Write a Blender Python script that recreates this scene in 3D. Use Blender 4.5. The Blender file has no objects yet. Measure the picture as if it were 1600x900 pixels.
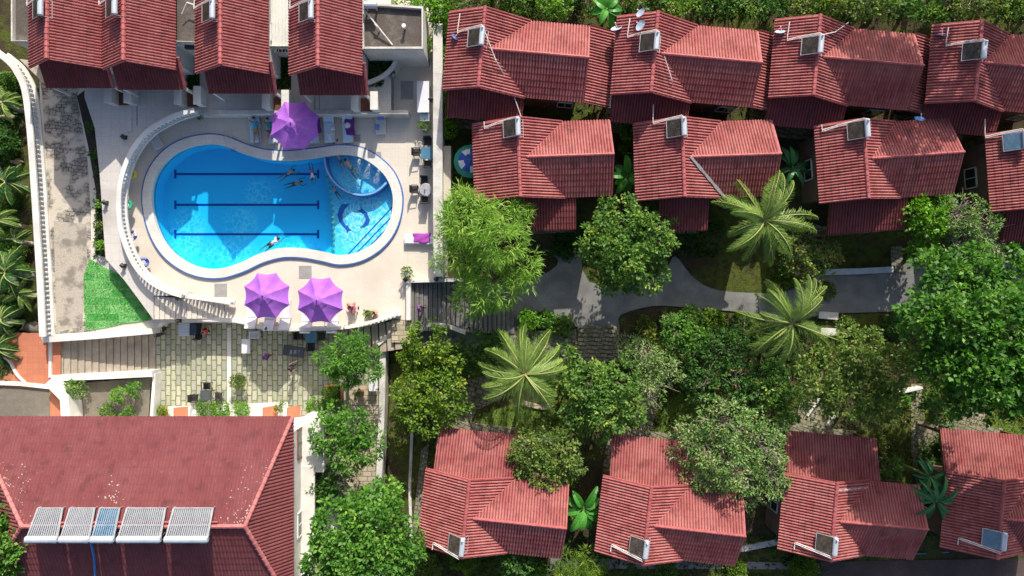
import bpy, bmesh, math, random
import numpy as np
from mathutils import Vector, Matrix, Quaternion
random.seed(7); rng = np.random.default_rng(7)
sc = bpy.context.scene
C = sc.collection
R = math.radians
# ------------------------------------------------------------------ camera
H = 47.0; F = 1066.67
cam = bpy.data.objects.new('camera', bpy.data.cameras.new('camera')); C.objects.link(cam)
cam.location = (0, 0, H); cam.rotation_euler = (0, 0, 0)
cam.data.sensor_width = 36.0; cam.data.lens = 24.0; cam.data.clip_end = 2000
sc.camera = cam
# ------------------------------------------------------------------ light
SH = Vector((-0.30, -1.5, -1.0)).normalized()
world = bpy.data.worlds.new('World'); sc.world = world; world.use_nodes = True
wn = world.node_tree.nodes; sky = wn.new('ShaderNodeTexSky'); sky.sky_type = 'NISHITA'; sky.sun_disc = False; sky.dust_density = 3.5; sky.air_density = .8
sky.sun_elevation = math.asin(-SH.z); sky.sun_rotation = math.atan2(-SH.x, -SH.y)
world.node_tree.links.new(sky.outputs[0], wn['Background'].inputs[0]); wn['Background'].inputs[1].default_value = 0.15
sun = bpy.data.objects.new('sun', bpy.data.lights.new('sun', 'SUN')); C.objects.link(sun)
sun.data.energy = 5.0; sun.data.angle = R(0.5); sun.data.color = (1.0, 0.93, 0.82)
sun.rotation_mode = 'QUATERNION'; sun.rotation_quaternion = SH.to_track_quat('-Z', 'Y'); sun.location = (10, 40, 60)
sc.view_settings.view_transform = 'Standard'; sc.view_settings.look = 'None'
sc.view_settings.exposure = 0.25; sc.view_settings.gamma = 1.0
sc.cycles.max_bounces = 6; sc.cycles.transparent_max_bounces = 16; sc.cycles.diffuse_bounces = 3
sc.cycles.use_denoising = True

def at(px, py, z=0.0):
    k = (H - z) / F
    return Vector(((px - 800) * k, (450 - py) * k, z))
# ------------------------------------------------------------------ helpers
class MB:
    def __init__(s): s.v = []; s.f = []; s.m = []; s.uv = None
    def add(s, vs, fs, mi=0):
        n = len(s.v); s.v += [tuple(p) for p in vs]; s.f += [tuple(i + n for i in f) for f in fs]; s.m += [mi] * len(fs)
        return s
    def box(s, c, d, rz=0, mi=0, rx=0, ry=0):
        Mx = Matrix.Translation(c) @ Matrix.Rotation(rz, 4, 'Z') @ Matrix.Rotation(ry, 4, 'Y') @ Matrix.Rotation(rx, 4, 'X')
        vs = [Mx @ Vector((x * d[0] / 2, y * d[1] / 2, z * d[2] / 2)) for x in (-1, 1) for y in (-1, 1) for z in (-1, 1)]
        return s.add(vs, [(0, 1, 3, 2), (4, 6, 7, 5), (0, 4, 5, 1), (2, 3, 7, 6), (0, 2, 6, 4), (1, 5, 7, 3)], mi)
    def prism(s, poly, z0, z1, mi=0):
        n = len(poly); a = sum(poly[i][0] * poly[(i + 1) % n][1] - poly[(i + 1) % n][0] * poly[i][1] for i in range(n))
        if a < 0: poly = poly[::-1]
        vs = [(p[0], p[1], z0) for p in poly] + [(p[0], p[1], z1) for p in poly]
        fs = [tuple(range(n - 1, -1, -1)), tuple(range(n, 2 * n))] + [(i, (i + 1) % n, (i + 1) % n + n, i + n) for i in range(n)]
        return s.add(vs, fs, mi)
    def ext(s, poly, vec, mi=0):
        n = len(poly); vec = Vector(vec); vs = [Vector(p) for p in poly] + [Vector(p) + vec for p in poly]
        fs = [tuple(range(n - 1, -1, -1)), tuple(range(n, 2 * n))] + [(i, (i + 1) % n, (i + 1) % n + n, i + n) for i in range(n)]
        return s.add(vs, fs, mi)
    def tube(s, pts, r, n=8, mi=0, cap=True):
        pts = [Vector(p) for p in pts]; rs = r if isinstance(r, (list, tuple)) else [r] * len(pts); b = len(s.v); vs = []; fs = []
        for i, p in enumerate(pts):
            t = (pts[min(i + 1, len(pts) - 1)] - pts[max(i - 1, 0)]).normalized()
            u = t.cross(Vector((0, 0, 1)) if abs(t.z) < .9 else Vector((1, 0, 0))).normalized(); w = t.cross(u)
            for k in range(n): a = 2 * math.pi * k / n; vs.append(p + (u * math.cos(a) + w * math.sin(a)) * rs[i])
        for i in range(len(pts) - 1):
            for k in range(n): k2 = (k + 1) % n; fs.append((i * n + k, i * n + k2, (i + 1) * n + k2, (i + 1) * n + k))
        if cap: fs += [tuple(range(n)), tuple(range(len(vs) - 1, len(vs) - n - 1, -1))]
        return s.add(vs, fs, mi)
    def lathe(s, prof, c=(0, 0, 0), n=16, mi=0, sx=1, sy=1):
        vs = []; fs = []
        for (r, z) in prof:
            for k in range(n): a = 2 * math.pi * k / n; vs.append((c[0] + r * math.cos(a) * sx, c[1] + r * math.sin(a) * sy, c[2] + z))
        for i in range(len(prof) - 1):
            for k in range(n): k2 = (k + 1) % n; fs.append((i * n + k, i * n + k2, (i + 1) * n + k2, (i + 1) * n + k))
        fs += [tuple(range(n - 1, -1, -1)), tuple(range(len(vs) - n, len(vs)))]
        return s.add(vs, fs, mi)
    def torus(s, c, R_, r, n=20, m=8, mi=0, mis=None):
        for k in range(n):
            vs = []
            for kk in (k, k + 1):
                a = 2 * math.pi * kk / n
                for j in range(m):
                    b = 2 * math.pi * j / m; q = R_ + r * math.cos(b)
                    vs.append((c[0] + q * math.cos(a), c[1] + q * math.sin(a), c[2] + r * math.sin(b)))
            s.add(vs, [(j, m + j, m + (j + 1) % m, (j + 1) % m) for j in range(m)], mis(k) if mis else mi)
        return s
    def build(s, name, mats, parent=None, world=False, smooth=False, bevel=0):
        me = bpy.data.meshes.new(name)
        vs = s.v
        if world and parent is not None: L = parent.location; vs = [(a[0] - L.x, a[1] - L.y, a[2] - L.z) for a in vs]
        me.from_pydata(vs, [], s.f)
        for m in (mats if isinstance(mats, (list, tuple)) else [mats]): me.materials.append(m)
        me.polygons.foreach_set('material_index', s.m)
        if s.uv is not None:
            uvl = me.uv_layers.new(name='uv'); uvl.data.foreach_set('uv', np.array(s.uv, dtype=np.float32).ravel())
        if smooth: me.polygons.foreach_set('use_smooth', [True] * len(me.polygons))
        me.update()
        o = bpy.data.objects.new(name, me); C.objects.link(o)
        if parent is not None: o.parent = parent
        if bevel:
            b = o.modifiers.new('b', 'BEVEL'); b.width = bevel; b.segments = 2; b.limit_method = 'ANGLE'
        return o
def tag(o, label, cat, group=None):
    o['label'] = label; o['category'] = cat
    if group: o['group'] = group
    return o
def struct(o, kind='structure'): o['kind'] = kind; return o
def root(name, loc, rz=0, label=None, cat=None, group=None):
    o = bpy.data.objects.new(name, None); C.objects.link(o); o.location = loc; o.rotation_euler = (0, 0, rz); o.empty_display_size = .2
    if label: tag(o, label, cat, group)
    return o
def dup(r, loc, rz=0, label=None, scale=None):
    c = r.copy(); C.objects.link(c); c.location = loc; c.rotation_euler = (0, 0, rz)
    if label: c['label'] = label
    if scale: c.scale = (scale,) * 3
    for ch in list(r.children):
        d = ch.copy(); C.objects.link(d); d.parent = c
        for g in ch.children:
            e = g.copy(); C.objects.link(e); e.parent = d
    return c
def spline(pts, n=8, closed=True):
    out = []; N = len(pts); P = [Vector((p[0], p[1], 0)) for p in pts]
    for i in range(N if closed else N - 1):
        g = (lambda k: P[k % N]) if closed else (lambda k: P[max(0, min(N - 1, k))])
        p0, p1, p2, p3 = g(i - 1), g(i), g(i + 1), g(i + 2)
        for j in range(n):
            t = j / n
            out.append(0.5 * ((2 * p1) + (-p0 + p2) * t + (2 * p0 - 5 * p1 + 4 * p2 - p3) * t * t + (-p0 + 3 * p1 - 3 * p2 + p3) * t ** 3))
    if not closed: out.append(P[-1])
    return out
def offs(pts, d, closed=True):
    out = []; N = len(pts)
    for i, p in enumerate(pts):
        a = pts[(i - 1) % N] if closed or i > 0 else p; b = pts[(i + 1) % N] if closed or i < N - 1 else p
        t = (b - a).normalized(); out.append(p + Vector((-t.y, t.x, 0)) * d)
    return out
def fill(loops, z, name, m, parent=None):
    bm = bmesh.new(); es = []
    for lp in loops:
        vs = [bm.verts.new((p[0], p[1], z)) for p in lp]
        es += [bm.edges.new((vs[i], vs[(i + 1) % len(vs)])) for i in range(len(vs))]
    bmesh.ops.triangle_fill(bm, use_beauty=True, use_dissolve=False, edges=es)
    for f in bm.faces:
        f.normal_update()
        if f.normal.z < 0: f.normal_flip()
    me = bpy.data.meshes.new(name); bm.to_mesh(me); bm.free(); me.materials.append(m)
    o = bpy.data.objects.new(name, me); C.objects.link(o)
    if parent is not None: o.parent = parent
    return o
def walls_of(mb, lp, z0, z1, mi=0, flip=False, closed=True):
    n = len(lp)
    for i in range(n if closed else n - 1):
        a, b = lp[i], lp[(i + 1) % n]
        mb.add([(a[0], a[1], z0), (b[0], b[1], z0), (b[0], b[1], z1), (a[0], a[1], z1)], [(0, 1, 2, 3)], mi)
def ribbon(mb, A, B, z0, z1, closed=False, mi=0):
    """solid band between two polylines A and B, from z0 to z1"""
    n = len(A)
    for i in range(n if closed else n - 1):
        j = (i + 1) % n; q = [A[i], A[j], B[j], B[i]]
        vs = [(p[0], p[1], z0) for p in q] + [(p[0], p[1], z1) for p in q]
        fs = [(4, 5, 6, 7), (3, 2, 1, 0), (0, 1, 5, 4), (2, 3, 7, 6)]
        if not closed and i == 0: fs.append((3, 0, 4, 7))
        if not closed and i == n - 2: fs.append((1, 2, 6, 5))
        mb.add(vs, fs, mi)
# ------------------------------------------------------------------ materials
def newmat(name):
    m = bpy.data.materials.new(name); m.use_nodes = True; nt = m.node_tree; return m, nt, nt.nodes['Principled BSDF']
def N(nt, t, **k):
    n = nt.nodes.new(t)
    for a, b in k.items():
        if a in n.inputs.keys(): n.inputs[a].default_value = b
        else: setattr(n, a, b)
    return n
def rgb(c): return (c[0], c[1], c[2], 1)
def mixc(nt, fac, a, b, mode='MIX'):
    n = nt.nodes.new('ShaderNodeMix'); n.data_type = 'RGBA'; n.blend_type = mode
    for i, x in ((0, fac), (6, a), (7, b)):
        if hasattr(x, 'links') or isinstance(x, bpy.types.NodeSocket): nt.links.new(x, n.inputs[i])
        else: n.inputs[i].default_value = x if i == 0 else rgb(x)
    return n.outputs[2]
def math_(nt, op, a, b=0.0, clamp=False):
    n = nt.nodes.new('ShaderNodeMath'); n.operation = op; n.use_clamp = clamp
    for i, x in enumerate((a, b)):
        if isinstance(x, bpy.types.NodeSocket): nt.links.new(x, n.inputs[i])
        else: n.inputs[i].default_value = x
    return n.outputs[0]
def noise(nt, scale, detail=5, vec=None, rough=.55, lo=.35, hi=.65):
    tc = N(nt, 'ShaderNodeTexCoord'); n = N(nt, 'ShaderNodeTexNoise', Scale=scale, Detail=detail, Roughness=rough)
    nt.links.new(vec or tc.outputs['Object'], n.inputs['Vector'])
    mr = N(nt, 'ShaderNodeMapRange'); nt.links.new(n.outputs[0], mr.inputs[0]); mr.inputs[1].default_value = lo; mr.inputs[2].default_value = hi
    return mr.outputs[0]
def bump(nt, bsdf, h, strength=.4, dist=.02):
    b = N(nt, 'ShaderNodeBump', Strength=strength, Distance=dist); nt.links.new(h, b.inputs['Height']); nt.links.new(b.outputs[0], bsdf.inputs['Normal'])
def mat(name, col, rough=.75, col2=None, vs=1.5, amt=1.0, fine=.12, bmp=.2, bs=25, metal=0, lo=.35, hi=.65, spec=.4, emit=None):
    m, nt, b = newmat(name)
    c2 = col2 or tuple(x * .78 for x in col)
    f = noise(nt, vs, lo=lo, hi=hi); f = math_(nt, 'MULTIPLY', f, amt)
    c = mixc(nt, f, col, c2)
    g = noise(nt, vs * 14, 3, lo=.2, hi=.8)
    c = mixc(nt, math_(nt, 'MULTIPLY', g, fine * 2), c, tuple(x * .45 for x in col))
    nt.links.new(c, b.inputs['Base Color'])
    b.inputs['Roughness'].default_value = rough; b.inputs['Metallic'].default_value = metal; b.inputs['Specular IOR Level'].default_value = spec
    if bmp: bump(nt, b, noise(nt, bs, 4, lo=0, hi=1), bmp, .02)
    return m
def brick(name, c1, c2, mortar, w, h, ms=.02, rot=0, offset=.5, rough=.8, wob=.02, stain=None, stain_s=.5, bmp=.5, squash=1, stain_lo=.5, stain_hi=.7, msm=.1):
    m, nt, b = newmat(name)
    tc = N(nt, 'ShaderNodeTexCoord'); mp = N(nt, 'ShaderNodeMapping'); mp.inputs['Rotation'].default_value = (0, 0, rot)
    nz = N(nt, 'ShaderNodeTexNoise', Scale=2.2, Detail=3); nt.links.new(tc.outputs['Object'], nz.inputs['Vector'])
    vm = N(nt, 'ShaderNodeVectorMath', operation='MULTIPLY_ADD'); nt.links.new(nz.outputs['Color'], vm.inputs[0]); vm.inputs[1].default_value = (wob * 4,) * 3
    nt.links.new(tc.outputs['Object'], vm.inputs[2]); nt.links.new(vm.outputs[0], mp.inputs['Vector'])
    br = N(nt, 'ShaderNodeTexBrick', offset=offset, squash=squash); nt.links.new(mp.outputs[0], br.inputs['Vector'])
    br.inputs['Color1'].default_value = rgb(c1); br.inputs['Color2'].default_value = rgb(c2); br.inputs['Mortar'].default_value = rgb(mortar)
    br.inputs['Scale'].default_value = 1; br.inputs['Mortar Size'].default_value = ms; br.inputs['Mortar Smooth'].default_value = msm
    br.inputs['Brick Width'].default_value = w; br.inputs['Row Height'].default_value = h
    c = br.outputs['Color']
    g = noise(nt, 9, 4, lo=.25, hi=.75); c = mixc(nt, math_(nt, 'MULTIPLY', g, .3), c, tuple(x * .5 for x in c1))
    if stain: c = mixc(nt, noise(nt, stain_s, 6, lo=stain_lo, hi=stain_hi), c, stain)
    nt.links.new(c, b.inputs['Base Color']); b.inputs['Roughness'].default_value = rough; b.inputs['Specular IOR Level'].default_value = .25
    hh = math_(nt, 'SUBTRACT', math_(nt, 'MULTIPLY', g, .3), br.outputs['Fac']); bump(nt, b, hh, bmp, .02)
    return m
def tilemat(name, base, bleach, dark, pitch=.25, course=.4, spots=0.0):
    m, nt, b = newmat(name)
    uv = N(nt, 'ShaderNodeUVMap', uv_map='uv'); sp = N(nt, 'ShaderNodeSeparateXYZ'); nt.links.new(uv.outputs[0], sp.inputs[0])
    fu = math_(nt, 'FLOOR', math_(nt, 'DIVIDE', sp.outputs[0], pitch)); fv = math_(nt, 'FLOOR', math_(nt, 'DIVIDE', sp.outputs[1], course))
    cb = N(nt, 'ShaderNodeCombineXYZ'); nt.links.new(fu, cb.inputs[0]); nt.links.new(fv, cb.inputs[1])
    wn_ = N(nt, 'ShaderNodeTexWhiteNoise'); nt.links.new(cb.outputs[0], wn_.inputs['Vector'])
    c = mixc(nt, math_(nt, 'MULTIPLY', wn_.outputs['Value'], .38), base, bleach)
    c = mixc(nt, math_(nt, 'MULTIPLY', noise(nt, .55, 5, lo=.38, hi=.68), .55), c, bleach)
    c = mixc(nt, math_(nt, 'MULTIPLY', noise(nt, 1.3, 6, lo=.52, hi=.74), .65), c, dark)
    fr = math_(nt, 'FRACT', math_(nt, 'DIVIDE', sp.outputs[1], course)); ln = math_(nt, 'GREATER_THAN', fr, .9)
    c = mixc(nt, math_(nt, 'MULTIPLY', ln, .14), c, dark)
    fru = math_(nt, 'FRACT', math_(nt, 'DIVIDE', sp.outputs[0], pitch)); gut = math_(nt, 'LESS_THAN', math_(nt, 'ABSOLUTE', math_(nt, 'SUBTRACT', fru, .5)), .17)
    c = mixc(nt, math_(nt, 'MULTIPLY', gut, .42), c, dark)
    if spots:
        c = mixc(nt, math_(nt, 'MULTIPLY', noise(nt, 5, 6, rough=.75, lo=.6, hi=.68), spots), c, (.75, .62, .55))
    nt.links.new(c, b.inputs['Base Color']); b.inputs['Roughness'].default_value = .82; b.inputs['Specular IOR Level'].default_value = .2
    bump(nt, b, noise(nt, 30, 4, lo=0, hi=1), .25, .01)
    return m
def leafmat(name, a, b_, c_=None, trans=.35, rough=.5):
    m, nt, b = newmat(name)
    at_ = N(nt, 'ShaderNodeAttribute', attribute_name='rnd')
    cr = N(nt, 'ShaderNodeValToRGB'); nt.links.new(at_.outputs['Fac'], cr.inputs[0])
    cr.color_ramp.elements[0].color = rgb(a); cr.color_ramp.elements[1].color = rgb(b_); cr.color_ramp.elements[1].position = .85
    if c_: e = cr.color_ramp.elements.new(.97); e.color = rgb(c_)
    nt.links.new(cr.outputs[0], b.inputs['Base Color']); b.inputs['Roughness'].default_value = rough; b.inputs['Specular IOR Level'].default_value = .35
    tr = N(nt, 'ShaderNodeBsdfTranslucent'); hs = N(nt, 'ShaderNodeHueSaturation', Saturation=1.1, Value=1.6); nt.links.new(cr.outputs[0], hs.inputs['Color']); nt.links.new(hs.outputs[0], tr.inputs[0])
    mx = N(nt, 'ShaderNodeMixShader'); mx.inputs[0].default_value = trans; nt.links.new(b.outputs[0], mx.inputs[1]); nt.links.new(tr.outputs[0], mx.inputs[2])
    nt.links.new(mx.outputs[0], nt.nodes['Material Output'].inputs[0])
    return m
M = {}
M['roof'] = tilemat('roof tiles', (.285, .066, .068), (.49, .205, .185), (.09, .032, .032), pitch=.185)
M['roof_shade'] = tilemat('shade darkened porch tiles', (.19, .045, .05), (.27, .08, .08), (.08, .028, .03), pitch=.185)  # roof tile copy with the shade of the south porches put into its colour
M['roof_big'] = tilemat('glazed tiles', (.18, .047, .051), (.235, .08, .082), (.085, .027, .03), pitch=.21, course=.48, spots=.12)
M['cap'] = mat('ridge tiles', (.46, .12, .12), .6, (.3, .07, .075), 2)
M['white'] = mat('white render', (.78, .77, .73), .8, (.62, .6, .56), .8)
M['cream'] = mat('cream render', (.66, .6, .5), .85, (.5, .45, .37), .8)
M['grime'] = mat('weathered white render', (.7, .68, .64), .9, (.34, .31, .27), .9, fine=.3, lo=.45, hi=.75)
M['paintw'] = mat('white painted metal', (.8, .8, .8), .35, (.65, .66, .68), 3, fine=.04, bmp=0)
M['pipe'] = mat('white pipe', (.78, .74, .72), .45, (.6, .55, .52), 3, bmp=0)
M['tank'] = mat('steel tank', (.62, .68, .74), .35, (.5, .56, .62), 2, metal=.35, fine=.03, bmp=0)
M['tubes'] = mat('brown vacuum tubes', (.06, .05, .042), .25, (.15, .12, .09), 2, bmp=0, spec=.6)
M['tubes_blue'] = mat('blue vacuum tubes', (.13, .25, .38), .3, (.22, .34, .46), 2, bmp=0, spec=.6)
M['tubes_grey'] = mat('grey vacuum tubes', (.3, .32, .35), .3, (.36, .38, .41), 2, bmp=0, spec=.7)
M['alu'] = mat('aluminium', (.6, .6, .62), .4, (.45, .45, .47), 3, metal=.5, bmp=0)
M['black'] = mat('black rattan', (.025, .024, .025), .6, (.045, .04, .04), 8)
M['darkmetal'] = mat('dark metal', (.05, .05, .055), .5, None, 4, bmp=0)
M['wood'] = mat('brown wood', (.2, .09, .045), .6, (.12, .055, .03), 3)
M['door'] = mat('stained wood door', (.22, .08, .05), .55, (.13, .05, .03), 3)
M['glass'] = mat('window glass', (.03, .04, .05), .12, None, 3, bmp=0, spec=.8)
M['blue'] = mat('blue dish', (.03, .17, .5), .45, (.05, .22, .55), 3, bmp=0)
M['palebluedish'] = mat('pale dish', (.35, .43, .58), .45, (.4, .48, .62), 3, bmp=0)
M['deck'] = brick('cream deck tiles', (.68, .62, .53), (.72, .66, .57), (.6, .54, .45), .6, .6, .008, offset=0, wob=.0, stain=(.56, .5, .42), stain_s=.25, bmp=.08)
M['deck2'] = brick('grey walkway tiles', (.6, .57, .53), (.64, .61, .56), (.45, .42, .39), .6, .6, .008, offset=0, wob=.0, stain=(.4, .37, .34), stain_s=.25, bmp=.08)
M['coping'] = brick('pool coping', (.74, .73, .69), (.69, .68, .64), (.5, .5, .5), .5, .3, .008, wob=0, stain=(.58, .56, .5), stain_s=.7, bmp=.1)
M['bluetile'] = mat('blue mosaic edge', (.04, .12, .42), .3, (.08, .18, .5), 12)
M['pavers'] = brick('mossy stone pavers', (.52, .49, .4), (.33, .33, .29), (.15, .2, .06), .72, .36, .045, rot=math.pi / 2, wob=.035, stain=(.3, .31, .18), stain_s=.8, stain_lo=.56, stain_hi=.74)
M['pavers2'] = brick('cream stone pavers', (.52, .45, .33), (.44, .38, .28), (.2, .17, .12), .62, .36, .03, wob=.02, stain=(.33, .3, .2), stain_s=.8)
M['stairs'] = brick('stair stone', (.5, .43, .34), (.58, .51, .41), (.2, .17, .13), 1.6, .43, .012, rot=math.pi / 2, wob=.01, stain=(.2, .175, .15), stain_s=1.1)
M['stairsg'] = brick('grey stair stone', (.17, .165, .16), (.24, .23, .22), (.06, .055, .05), 1.3, .33, .015, rot=math.pi / 2, wob=.01, stain=(.12, .115, .11), stain_s=1.1)
M['tread'] = mat('worn stair tread', (.52, .45, .36), .9, (.34, .29, .23), 1.3, fine=.3, bmp=.4)
M['garden_stone'] = brick('garden path stone', (.3, .27, .2), (.22, .2, .16), (.07, .07, .035), .5, .3, .03, rot=.3, wob=.04, stain=(.13, .13, .07), stain_s=1.2)
M['road'] = brick('worn stone paving', (.4, .365, .31), (.2, .185, .165), (.1, .09, .08), .36, .25, .03, rot=.1, wob=.13, stain=(.56, .5, .41), stain_s=.75, stain_lo=.47, stain_hi=.56)
M['roadlight'] = mat('scuffed cement', (.58, .52, .43), .9, (.2, .18, .155), 1.1, fine=.5, lo=.5, hi=.62, bmp=.5, bs=9)
M['path'] = mat('grey asphalt path', (.3, .295, .285), .9, (.17, .168, .165), .8, fine=.3, bmp=.4, bs=12)
M['terra'] = brick('terracotta paving', (.56, .21, .12), (.5, .18, .1), (.4, .15, .09), .4, .4, .01, offset=0, wob=0, stain=(.42, .16, .1), stain_s=.6, bmp=.1)
M['turf'] = brick('green turf mats', (.08, .38, .07), (.26, .6, .2), (.4, .62, .32), 1.1, .55, .02, wob=.04, stain=(.18, .46, .14), stain_s=.9, bmp=.6)
M['stonewall'] = brick('rough stone facing', (.5, .49, .5), (.3, .3, .32), (.16, .16, .18), .28, .12, .02, wob=.05, bmp=.8)
M['flatroof'] = mat('weathered roof screed', (.13, .11, .095), .95, (.26, .24, .21), 1.1, fine=.5, lo=.5, hi=.75, bmp=.4, bs=8)
M['sheet'] = mat('white roof sheet', (.72, .72, .68), .5, (.6, .6, .56), .8, bmp=0)
M['gravel'] = mat('gravel bed', (.34, .3, .24), 1, (.2, .18, .14), 3, fine=.8, bmp=.8, bs=12)
M['brownwall'] = mat('brown plastered wall', (.2, .13, .09), .9, (.12, .085, .06), 1.2)
M['lane'] = mat('dirt lane', (.14, .1, .09), 1, (.07, .055, .05), .7, fine=.5, bmp=.6)
# umbrellas and fabric
M['purple'] = mat('purple canvas', (.42, .15, .62), .8, (.33, .1, .54), 1.6, fine=.1, bmp=.6, bs=3.5)
M['purple2'] = mat('deep purple towel', (.16, .04, .26), .9, (.12, .03, .2), 2)
M['magenta'] = mat('magenta purple towel', (.4, .07, .42), .9, (.3, .05, .34), 2)
M['lbl'] = mat('pale blue fabric', (.52, .72, .88), .8, (.46, .66, .84), 2)
M['lilac'] = mat('blue violet fabric', (.2, .27, .72), .7, (.17, .23, .66), 2)
M['whitecloth'] = mat('white cloth', (.78, .78, .8), .8, (.68, .68, .72), 3)
M['yellow'] = mat('yellow vinyl', (.8, .62, .03), .35, bmp=0); M['greenv'] = mat('green vinyl', (.05, .5, .28), .35, bmp=0); M['navy'] = mat('navy vinyl', (.04, .07, .28), .35, bmp=0)
M['whitev'] = mat('white vinyl', (.8, .8, .8), .35, bmp=0); M['red'] = mat('red vinyl', (.75, .08, .07), .4, bmp=0)
M['tentgreen'] = mat('green parasol cloth', (.03, .3, .2), .7, bmp=0); M['tentblue'] = mat('blue parasol cloth', (.03, .1, .42), .7, bmp=0)
M['tabblue'] = mat('blue glass table top', (.07, .2, .3), .15, (.1, .24, .34), 2, bmp=0, spec=.7)
M['tabgrey'] = mat('dark slate table top', (.07, .08, .09), .4, None, 2, bmp=0)
M['terracottapot'] = mat('clay pot', (.4, .17, .09), .8); M['darkpot'] = mat('dark pot', (.06, .05, .045), .6)
M['skin'] = mat('skin', (.52, .3, .2), .55, fine=.02, bmp=0); M['skin2'] = mat('tanned skin', (.33, .17, .1), .55, fine=.02, bmp=0)
M['hair'] = mat('black hair', (.02, .015, .012), .6, bmp=0); M['eye'] = mat('eye', (.05, .04, .04), .3, bmp=0)
for k, c in dict(cyan=(.04, .42, .6), khaki=(.42, .31, .16), purpleshirt=(.3, .08, .5), darkcloth=(.04, .04, .05), teal=(.03, .3, .36), redcloth=(.6, .05, .08), pinkcloth=(.8, .12, .4), coral=(.75, .3, .25), swimblue=(.05, .12, .3)).items():
    M[k] = mat(k + ' cloth', c, .85, bmp=.1)
M['bark'] = mat('bark', (.2, .15, .11), .95, (.12, .09, .065), 3, bmp=.6); M['palebark'] = mat('pale bark', (.5, .43, .36), .9, (.33, .28, .24), 3)
L = {}
L['bright'] = leafmat('bright leaves', (.05, .15, .012), (.18, .38, .035))
L['mid'] = leafmat('mid green leaves', (.035, .095, .015), (.15, .29, .055), (.32, .42, .07))
L['dark'] = leafmat('dark leaves', (.022, .075, .014), (.08, .19, .035))
L['emerald'] = leafmat('emerald leaves', (.03, .105, .014), (.125, .3, .04), (.24, .41, .07))
L['yellow'] = leafmat('yellow green leaves', (.045, .11, .012), (.17, .29, .03), (.34, .40, .045))
L['olive'] = leafmat('olive leaves', (.05, .1, .02), (.18, .28, .055), (.32, .34, .09))
L['grey'] = leafmat('grey green leaves', (.06, .14, .03), (.2, .34, .09), (.4, .38, .22), trans=.25)
L['feather'] = leafmat('feathery leaves', (.08, .19, .02), (.26, .45, .07), (.36, .5, .1))
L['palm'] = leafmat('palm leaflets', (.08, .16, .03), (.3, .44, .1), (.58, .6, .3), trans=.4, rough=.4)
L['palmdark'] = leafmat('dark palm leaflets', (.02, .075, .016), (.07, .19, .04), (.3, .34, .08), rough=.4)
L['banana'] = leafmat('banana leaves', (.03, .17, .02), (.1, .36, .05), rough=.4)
L['bananadark'] = leafmat('shaded banana leaves', (.02, .1, .03), (.06, .25, .08), rough=.4)  # darker copy of the banana leaves, shade mixed into the colour
L['grassy'] = leafmat('grass blades', (.05, .1, .015), (.17, .22, .03), (.25, .26, .06), trans=.2)
L['deep'] = leafmat('deep green leaves', (.022, .085, .014), (.1, .255, .035), (.21, .37, .06))
L['red'] = leafmat('red blossom', (.4, .04, .03), (.6, .1, .06))
# ================================================================== GROUND
def sm(a, b, x): t = min(1, max(0, (x - a) / (b - a))); return t * t * (3 - 2 * t)
def zt(x, y):
    e = -0.15 + (-1.65) * (1 - sm(2.6, 4.4, y)) + .75 * (1 - sm(-11.5, -6.5, y))
    if y > 4.4: e = -0.15
    bx = -4.9 if y > -3.2 else -8.75
    w = -4.2 if x > -33 else -1.05
    t = sm(bx - .35, bx, x)
    if y < -23 or y > 24 or abs(x) > 40: e = -1.4
    return w * (1 - t) + e * t
def terrain():
    xs = sorted(set([-160, -110, -75, -55] + [round(-44 + .5 * i, 2) for i in range(177)] + [55, 75, 110, 160] + [-9.1, -8.92, -8.75, -5.25, -5.07, -4.9]))
    ys = sorted(set([-160, -110, -75, -50, -34] + [round(-26 + .5 * i, 2) for i in range(109)] + [36, 50, 75, 110, 160]))
    vs = [(x, y, zt(x, y) + (random.uniform(-.04, .04) if -35 < x < 40 else 0)) for y in ys for x in xs]; nx = len(xs)
    fs = [(j * nx + i, j * nx + i + 1, (j + 1) * nx + i + 1, (j + 1) * nx + i) for j in range(len(ys) - 1) for i in range(nx - 1)]
    m, nt, b = newmat('soil and grass')
    c = mixc(nt, noise(nt, .35, 6, lo=.42, hi=.58), (.075, .052, .035), (.10, .13, .022))
    c = mixc(nt, noise(nt, 2.5, 5, lo=.45, hi=.7), c, (.05, .04, .028)); c = mixc(nt, math_(nt, 'MULTIPLY', noise(nt, 14, 4), .5), c, (.03, .03, .015))
    nt.links.new(c, b.inputs['Base Color']); b.inputs['Roughness'].default_value = 1; b.inputs['Specular IOR Level'].default_value = .1; bump(nt, b, noise(nt, 9, 6, lo=0, hi=1), .9, .08)
    mb = MB(); mb.add(vs, fs); o = mb.build('ground', m, smooth=True); struct(o)
terrain()
def P2(pts, z): return [at(p[0], p[1], z) for p in pts]
# ---- pool outlines
outer_px = [(222,312),(226,280),(240,252),(262,230),(290,216),(325,210),(355,214),(385,226),(415,234),(450,236),(490,232),(530,227),(565,231),(595,248),(617,272),(628,305),(625,340),(612,370),(590,393),(562,408),(530,413),(500,407),(470,402),(440,402),(410,410),(380,424),(345,434),(310,432),(280,420),(255,400),(238,375),(227,345)]
outer = spline(P2(outer_px, .18), 5)
inner = offs(outer, -.64)
if sum((a - b).length for a, b in zip(inner, inner[1:])) > sum((a - b).length for a, b in zip(outer, outer[1:])): inner = offs(outer, .64)
# ---- deck slab with pool hole
deck_px = [(62,-120),(692,-120),(690,437),(641,438),(641,502),(612,497),(545,514),(450,518),(412,516),(368,505),(250,504),(244,512),(65,530),(62,300)]
dk = P2(deck_px, 0)
struct(fill([dk, outer], 0, 'pool_deck', M['deck']))
mb = MB(); walls_of(mb, dk, -4.4, 0); struct(mb.build('deck_retaining_wall', M['white']))
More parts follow.
